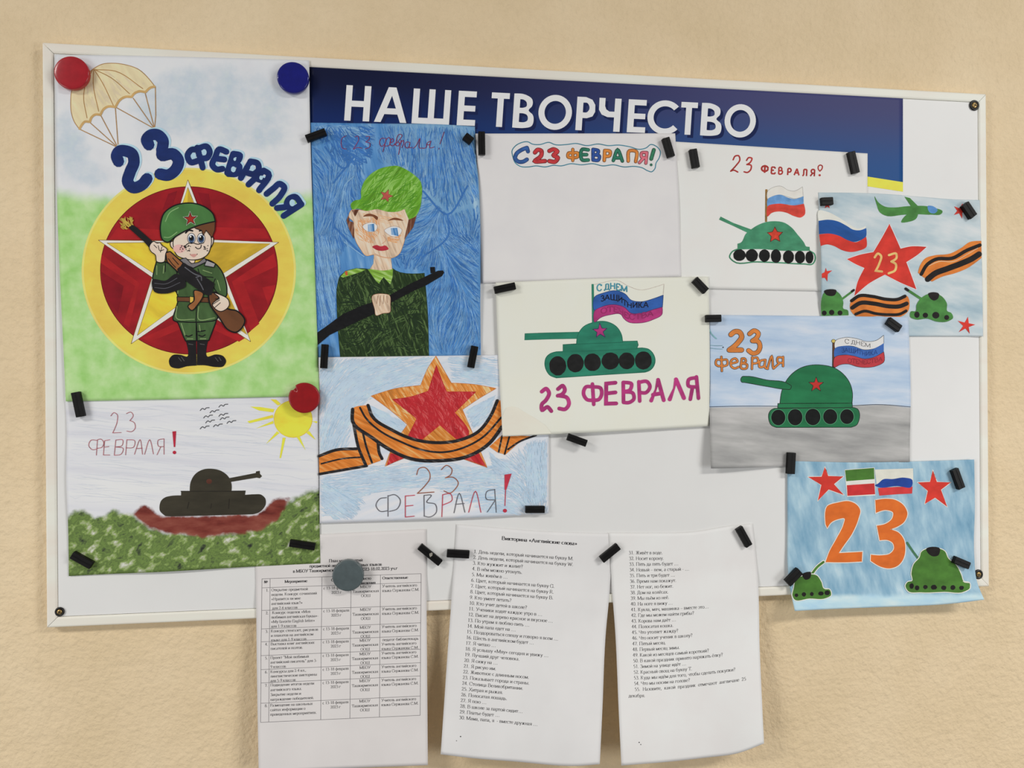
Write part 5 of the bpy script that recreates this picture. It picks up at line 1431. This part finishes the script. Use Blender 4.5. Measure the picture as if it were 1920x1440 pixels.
sp = (209 - sum(text_width(q) for q in wd) * sx3) / (len(wd) - 1)
full = curve(1190.0, 1295.5, 209, 24)
d = 0
for q in wd:
    w = text_width(q) * sx3
    A_ = 20.0
    put_text(p, q, [(1190 + d + w * k / 3, 1295.5 - A_ * ((d + w * k / 3) / 210.0) ** 1.5) for k in range(4)], 6.3, PRINT, tv=14.5, th=6, h=hl)
    d += w + sp
put_text(p, 'декабря.', ((1178.8, 1307.5), (1178.8 + text_width('декабря.') * sx3, 1307)), 6.3, PRINT, tv=14.5, th=6, h=hl)
p = quiz2.part('print_specks', 'stray specks of toner')
p.disc(PX, 1198.5, 1392, 1.3, 1.0, PRINT); p.disc(PX, 1201.5, 1396, .9, .9, PRINT)
quiz2.done(); SHEETS.append(quiz2)
# ------------------------------------------------------------------ magnets and screws
def stand(x, y, r):
    """How far from the wall the top paper (or the board) lies around a place in the photograph."""
    h = 0.0118
    for a in range(0, 360, 45):
        for q in (0, 0.5, 1):
            u, v = x + q * r * math.cos(math.radians(a)), y + q * r * math.sin(math.radians(a))
            for s in SHEETS:
                if inside(u, v, s.c): h = max(h, s.height(u, v) + 0.0003)
    return h
bar_mat, nt, b = new_mat('black_rubber_magnet', 0.5, 0.22)
nt.links.new(tex(nt, (((9, 8, 8), (15, 14, 14), (22, 21, 20)), 300.0, 0, 3, .3, .8, 3.0)), b.inputs['Base Color'])
chip_mat = paint((150, 145, 135), 0.2, 900.0)
def bar(x, y, ang, L, wd, label, group='black bar magnets', H=0.0058, worn=False):
    h = stand(x, y, L * 0.4) + 0.0002
    c, n = math.cos(math.radians(ang)), math.sin(math.radians(ang))
    hh = h + H
    O = W(x, y, hh); A = W(x + c * L / 2, y + n * L / 2, hh); B = W(x - c * L / 2, y - n * L / 2, hh)
    D = W(x - n * wd / 2, y + c * wd / 2, hh); E_ = W(x + n * wd / 2, y - c * wd / 2, hh)
    Lm, wm = (A - B).length, (D - E_).length * 0.97
    th = math.atan2((A - B).z, (A - B).x)
    pr = [(-.5, 0), (-.5, .86), (-.43, 1), (-.07, 1), (-.03, .93), (.03, .93), (.07, 1), (.43, 1), (.5, .86), (.5, 0)]
    vs, fs = [], []
    secs = [(-.5, .94), (-.485, 1), (-.17, 1.0), (.16, 1.0), (.485, 1), (.5, .94)]
    m_ = len(pr)
    for t, k in secs:
        for (u, v) in pr: vs.append((t * Lm, -v * H * (0.5 + k / 2), u * wm * k))
    for i in range(len(secs) - 1):
        for j in range(m_):
            a, b_ = i * m_ + j, i * m_ + (j + 1) % m_
            fs.append((a, b_, b_ + m_, a + m_))
    fs += [tuple(range(m_ - 1, -1, -1)), tuple((len(secs) - 1) * m_ + j for j in range(m_))]
    o = mesh_obj('bar_magnet', vs, fs, [bar_mat])
    bm = bmesh.new(); bm.from_mesh(o.data); bmesh.ops.recalc_face_normals(bm, faces=bm.faces); bm.to_mesh(o.data); bm.free()
    o.location = (O.x, -h, O.z)
    o.rotation_euler = (0, -th, 0)
    tag(o, label, 'magnet', group)
    if worn:
        q = [(-.06, .1), (-.02, .42), (.03, .4), (.07, .12), (.05, -.2), (.0, -.12)]
        w_ = mesh_obj('worn_patch', [(a * Lm, -H * 1.012, c_ * wm) for a, c_ in q], [tuple(range(6))], [chip_mat], None, o)
        w_['label'] = 'grey worn patch'
    return o
def lathe(name, prof, mat, parent=None, loc=(0, 0, 0), n=64, rad=None, smooth=True):
    """Turns a profile (radius, distance from the wall) about the axis that points into the room."""
    vs, fs = [], []
    for (r, d) in prof:
        for k in range(n):
            a = 2 * math.pi * k / n
            rr = r * (rad(a, r) if rad else 1)
            vs.append((rr * math.cos(a), -d, rr * math.sin(a)))
    for i in range(len(prof) - 1):
        for k in range(n):
            a, b_ = i * n + k, i * n + (k + 1) % n
            fs.append((a, b_, b_ + n, a + n))
    fs += [tuple(range(n)), tuple((len(prof) - 1) * n + k for k in range(n - 1, -1, -1))]
    o = mesh_obj(name, vs, fs, [mat], None, parent, loc, smooth)
    bm = bmesh.new(); bm.from_mesh(o.data); bmesh.ops.recalc_face_normals(bm, faces=bm.faces); bm.to_mesh(o.data); bm.free()
    return o
def gloss(name, c, rough):
    mt, nt, b = new_mat(name, rough, 0.5)
    nt.links.new(tex(nt, ((shade(c, .95), shade(c, 1.05)), 120.0, 0, 1, .3, .7, 3.0)), b.inputs['Base Color'])
    return mt
def button(x, y, rpx, mat, label, H=0.0075, chip=None, dish=0.0):
    h = stand(x, y, rpx * 0.7) + 0.0002
    O, A = W(x, y, h + H * .8), W(x + rpx, y, h + H * .8)
    r = (A - O).length
    e = 0.0017
    pr = [(r * .9, 0.0), (r * .985, 0.0012), (r, 0.0024), (r, H - e)]
    pr += [(r - e + e * math.cos(t), H - e + e * math.sin(t)) for t in (0.4, 0.8, 1.2, 1.57)]
    pr += [(r * .8, H - dish * .3 + .0001), (r * .55, H - dish * .7 + .00025), (r * .3, H - dish + .0003), (r * .02, H - dish + .0003)]
    rad = None
    if chip:
        a0, aw, dp = chip
        def rad(a, rr):
            d = abs((a - a0 + math.pi) % (2 * math.pi) - math.pi)
            if rr < r * .82 or d > aw: return 1
            return 1 - dp * (1 if d < aw * .75 else 0.55)
    o = lathe('round_magnet', pr, mat, None, (O.x, -h, O.z), 96, rad)
    tag(o, label, 'magnet', 'round plastic magnets')
    return o
red = gloss('red_plastic', (158, 30, 40), 0.18)
button(134.6, 136.8, 33, red, 'round dark red magnet over the parachute, in the corner of the whiteboard')
button(549.4, 145.6, 30, gloss('blue_plastic', (20, 24, 110), 0.16), 'round dark blue magnet at the top of the boy soldier poster, beside the blue header')
button(570.5, 746, 29.3, gloss('red_plastic_old', (140, 16, 22), 0.3), 'round red magnet with a chipped edge, over the yellow sun', chip=(math.radians(136), 0.2, 0.13))
button(652.7, 1079, 29.5, gloss('grey_plastic', (78, 88, 90), 0.32), 'round grey magnet on the printed schedule sheet', H=0.011)

for a in (
 (592, 252.5, -20, 39, 14, 'tilted black bar magnet between the boy soldier poster and the top of the crayon soldier'),
 (878.2, 259, 38, 17, 15, 'short stub of black magnet beside the exclamation mark on the blue crayon soldier drawing'),
 (903.6, 267.7, 89, 43, 13, 'upright black bar magnet between the crayon soldier drawing and the colourful greeting sheet'),
 (1254.4, 275.4, 73, 37, 14, 'leaning black bar magnet just past the green exclamation mark of the colourful greeting sheet'),
 (1303.4, 296.2, 80, 35, 14, 'leaning black bar magnet beside the red 23 of the small green tank drawing'),
 (1602, 303.8, 77, 41, 14, 'leaning black bar magnet above the striped flag on the small green tank drawing'),
 (1552.2, 376.8, -3, 21, 15, 'short black magnet over a small star above the flag of the red star painting'),
 (1819, 393.8, 56, 29, 16, 'tilted black bar magnet half over a small red star past the aeroplane'),
 (947, 539.6, -12, 40, 14, 'black bar magnet on the corner of the cream sheet, beside the crayon soldier drawing'),
 (1314.5, 534.6, 46, 31, 14, 'black bar magnet set diagonally on the cream sheet past its painted flag'),
 (1338.9, 596.8, -1, 28, 14, 'short level black magnet above the orange 23, where cream sheet meets grey-ground tank painting'),
 (1678, 608.6, 36, 27, 15, 'short tilted black magnet above the flag of the grey-ground tank painting'),
 (607.8, 668, 93.5, 45, 14, 'upright black bar magnet under the rifle butt, joining the crayon soldier and orange star drawings'),
 (886.8, 669, 101, 41, 14, 'leaning black bar magnet beside the orange star tip, under the crayon soldier drawing'),
 (145, 758.5, 78, 47, 17, 'black bar magnet near the frame, joining the boy soldier poster to the brown tank painting'),
 (152.3, 1051, 29, 42, 16, 'tilted black bar magnet on the grassy corner of the brown tank painting nearest the frame'),
 (566.5, 1022.3, 8.5, 48, 14, 'nearly level black bar magnet on the painted grass beside the grey round magnet'),
 (1082.8, 825.4, 20, 37, 14, 'black bar magnet half tucked under the bottom edge of the cream sheet'),
 (1003.7, 955.8, 0, 36, 13.5, 'level black bar magnet past the pencilled exclamation mark of the orange star drawing'),
 (859.2, 1039.3, 3, 42, 15, 'level black bar magnet beside the first questions of the titled quiz sheet'),
 (1144.6, 1037.6, -39, 41, 14, 'black bar magnet slanting over the seam between the two quiz sheets'),
 (1396.2, 1007, 61, 39, 14, 'steep black bar magnet on the upper corner of the quiz sheet that starts at 31'),
 (1484.9, 868.9, 93, 40, 15, 'upright black bar magnet joining the grey-ground tank painting to the orange 23 painting'),
 (1798.2, 898, 70, 38, 14, 'leaning black bar magnet past the outer red star of the orange 23 painting'),
 (1489.6, 1082.7, -46, 33, 16, 'slanting black bar magnet touching the smaller tank of the orange 23 painting'),
 (1805, 1055.6, 23, 30, 14, 'tilted black bar magnet touching the larger tank of the orange 23 painting'),
): bar(*a)
bar(806.5, 1041, 39, 50, 14, 'black bar magnet with a grey worn patch, on the corner of the schedule sheet', worn=True)

# screws with black cup washers
washer_mat, nt, b = new_mat('black_cup_washer', 0.4, 0.4); b.inputs['Base Color'].default_value = obs((22, 20, 19))
brass_mat, nt, b = new_mat('brass_screw', 0.38, 0.5); b.inputs['Metallic'].default_value = 0.8
nt.links.new(tex(nt, (((150, 125, 80), (185, 155, 100)), 800.0, 0, 1, .3, .7, 2.0)), b.inputs['Base Color'])
slot_mat, nt, b = new_mat('screw_slot', 0.6, 0.2); b.inputs['Base Color'].default_value = (0.02, 0.017, 0.012, 1)
for x, y, r, h, lab in ((1826.8, 197.5, 9, PANEL, 'brass screw in a black cup washer past the end of the blue header'),
                     (111.9, 1147, 9.3, PANEL, 'brass screw in a black cup washer below the brown tank painting'),
                     (1834.5, 1077, 8.3, PANEL, 'brass screw in a black cup washer half hidden by the orange 23 painting')):
    O = W(x, y, h + .001)
    rm = (W(x + r, y, h) - W(x, y, h)).length
    e = bpy.data.objects.new('wall_screw', None); COL.objects.link(e)
    e.location = (O.x, -h, O.z)
    tag(e, lab, 'screw', 'screws holding the whiteboard')
    lathe('cup_washer', [(rm * .95, .0001), (rm, .0008), (rm * .97, .0016), (rm * .82, .0022), (rm * .66, .002), (rm * .6, .0014), (rm * .1, .0013)], washer_mat, e, n=40)
    hd = lathe('screw_head', [(rm * .54, .00145), (rm * .52, .002), (rm * .4, .0025), (rm * .05, .0027)], brass_mat, e, n=32)
    a, w_ = rm * .34, rm * .07
    vs = [(-a, -.0028, -w_), (a, -.0028, -w_), (a, -.0028, w_), (-a, -.0028, w_), (-w_, -.00281, -a), (w_, -.00281, -a), (w_, -.00281, a), (-w_, -.00281, a)]
    sl = mesh_obj('cross_slot', vs, [(0, 1, 2, 3), (4, 5, 6, 7)], [slot_mat], None, hd)
    sl.rotation_euler = (0, 0.5, 0)
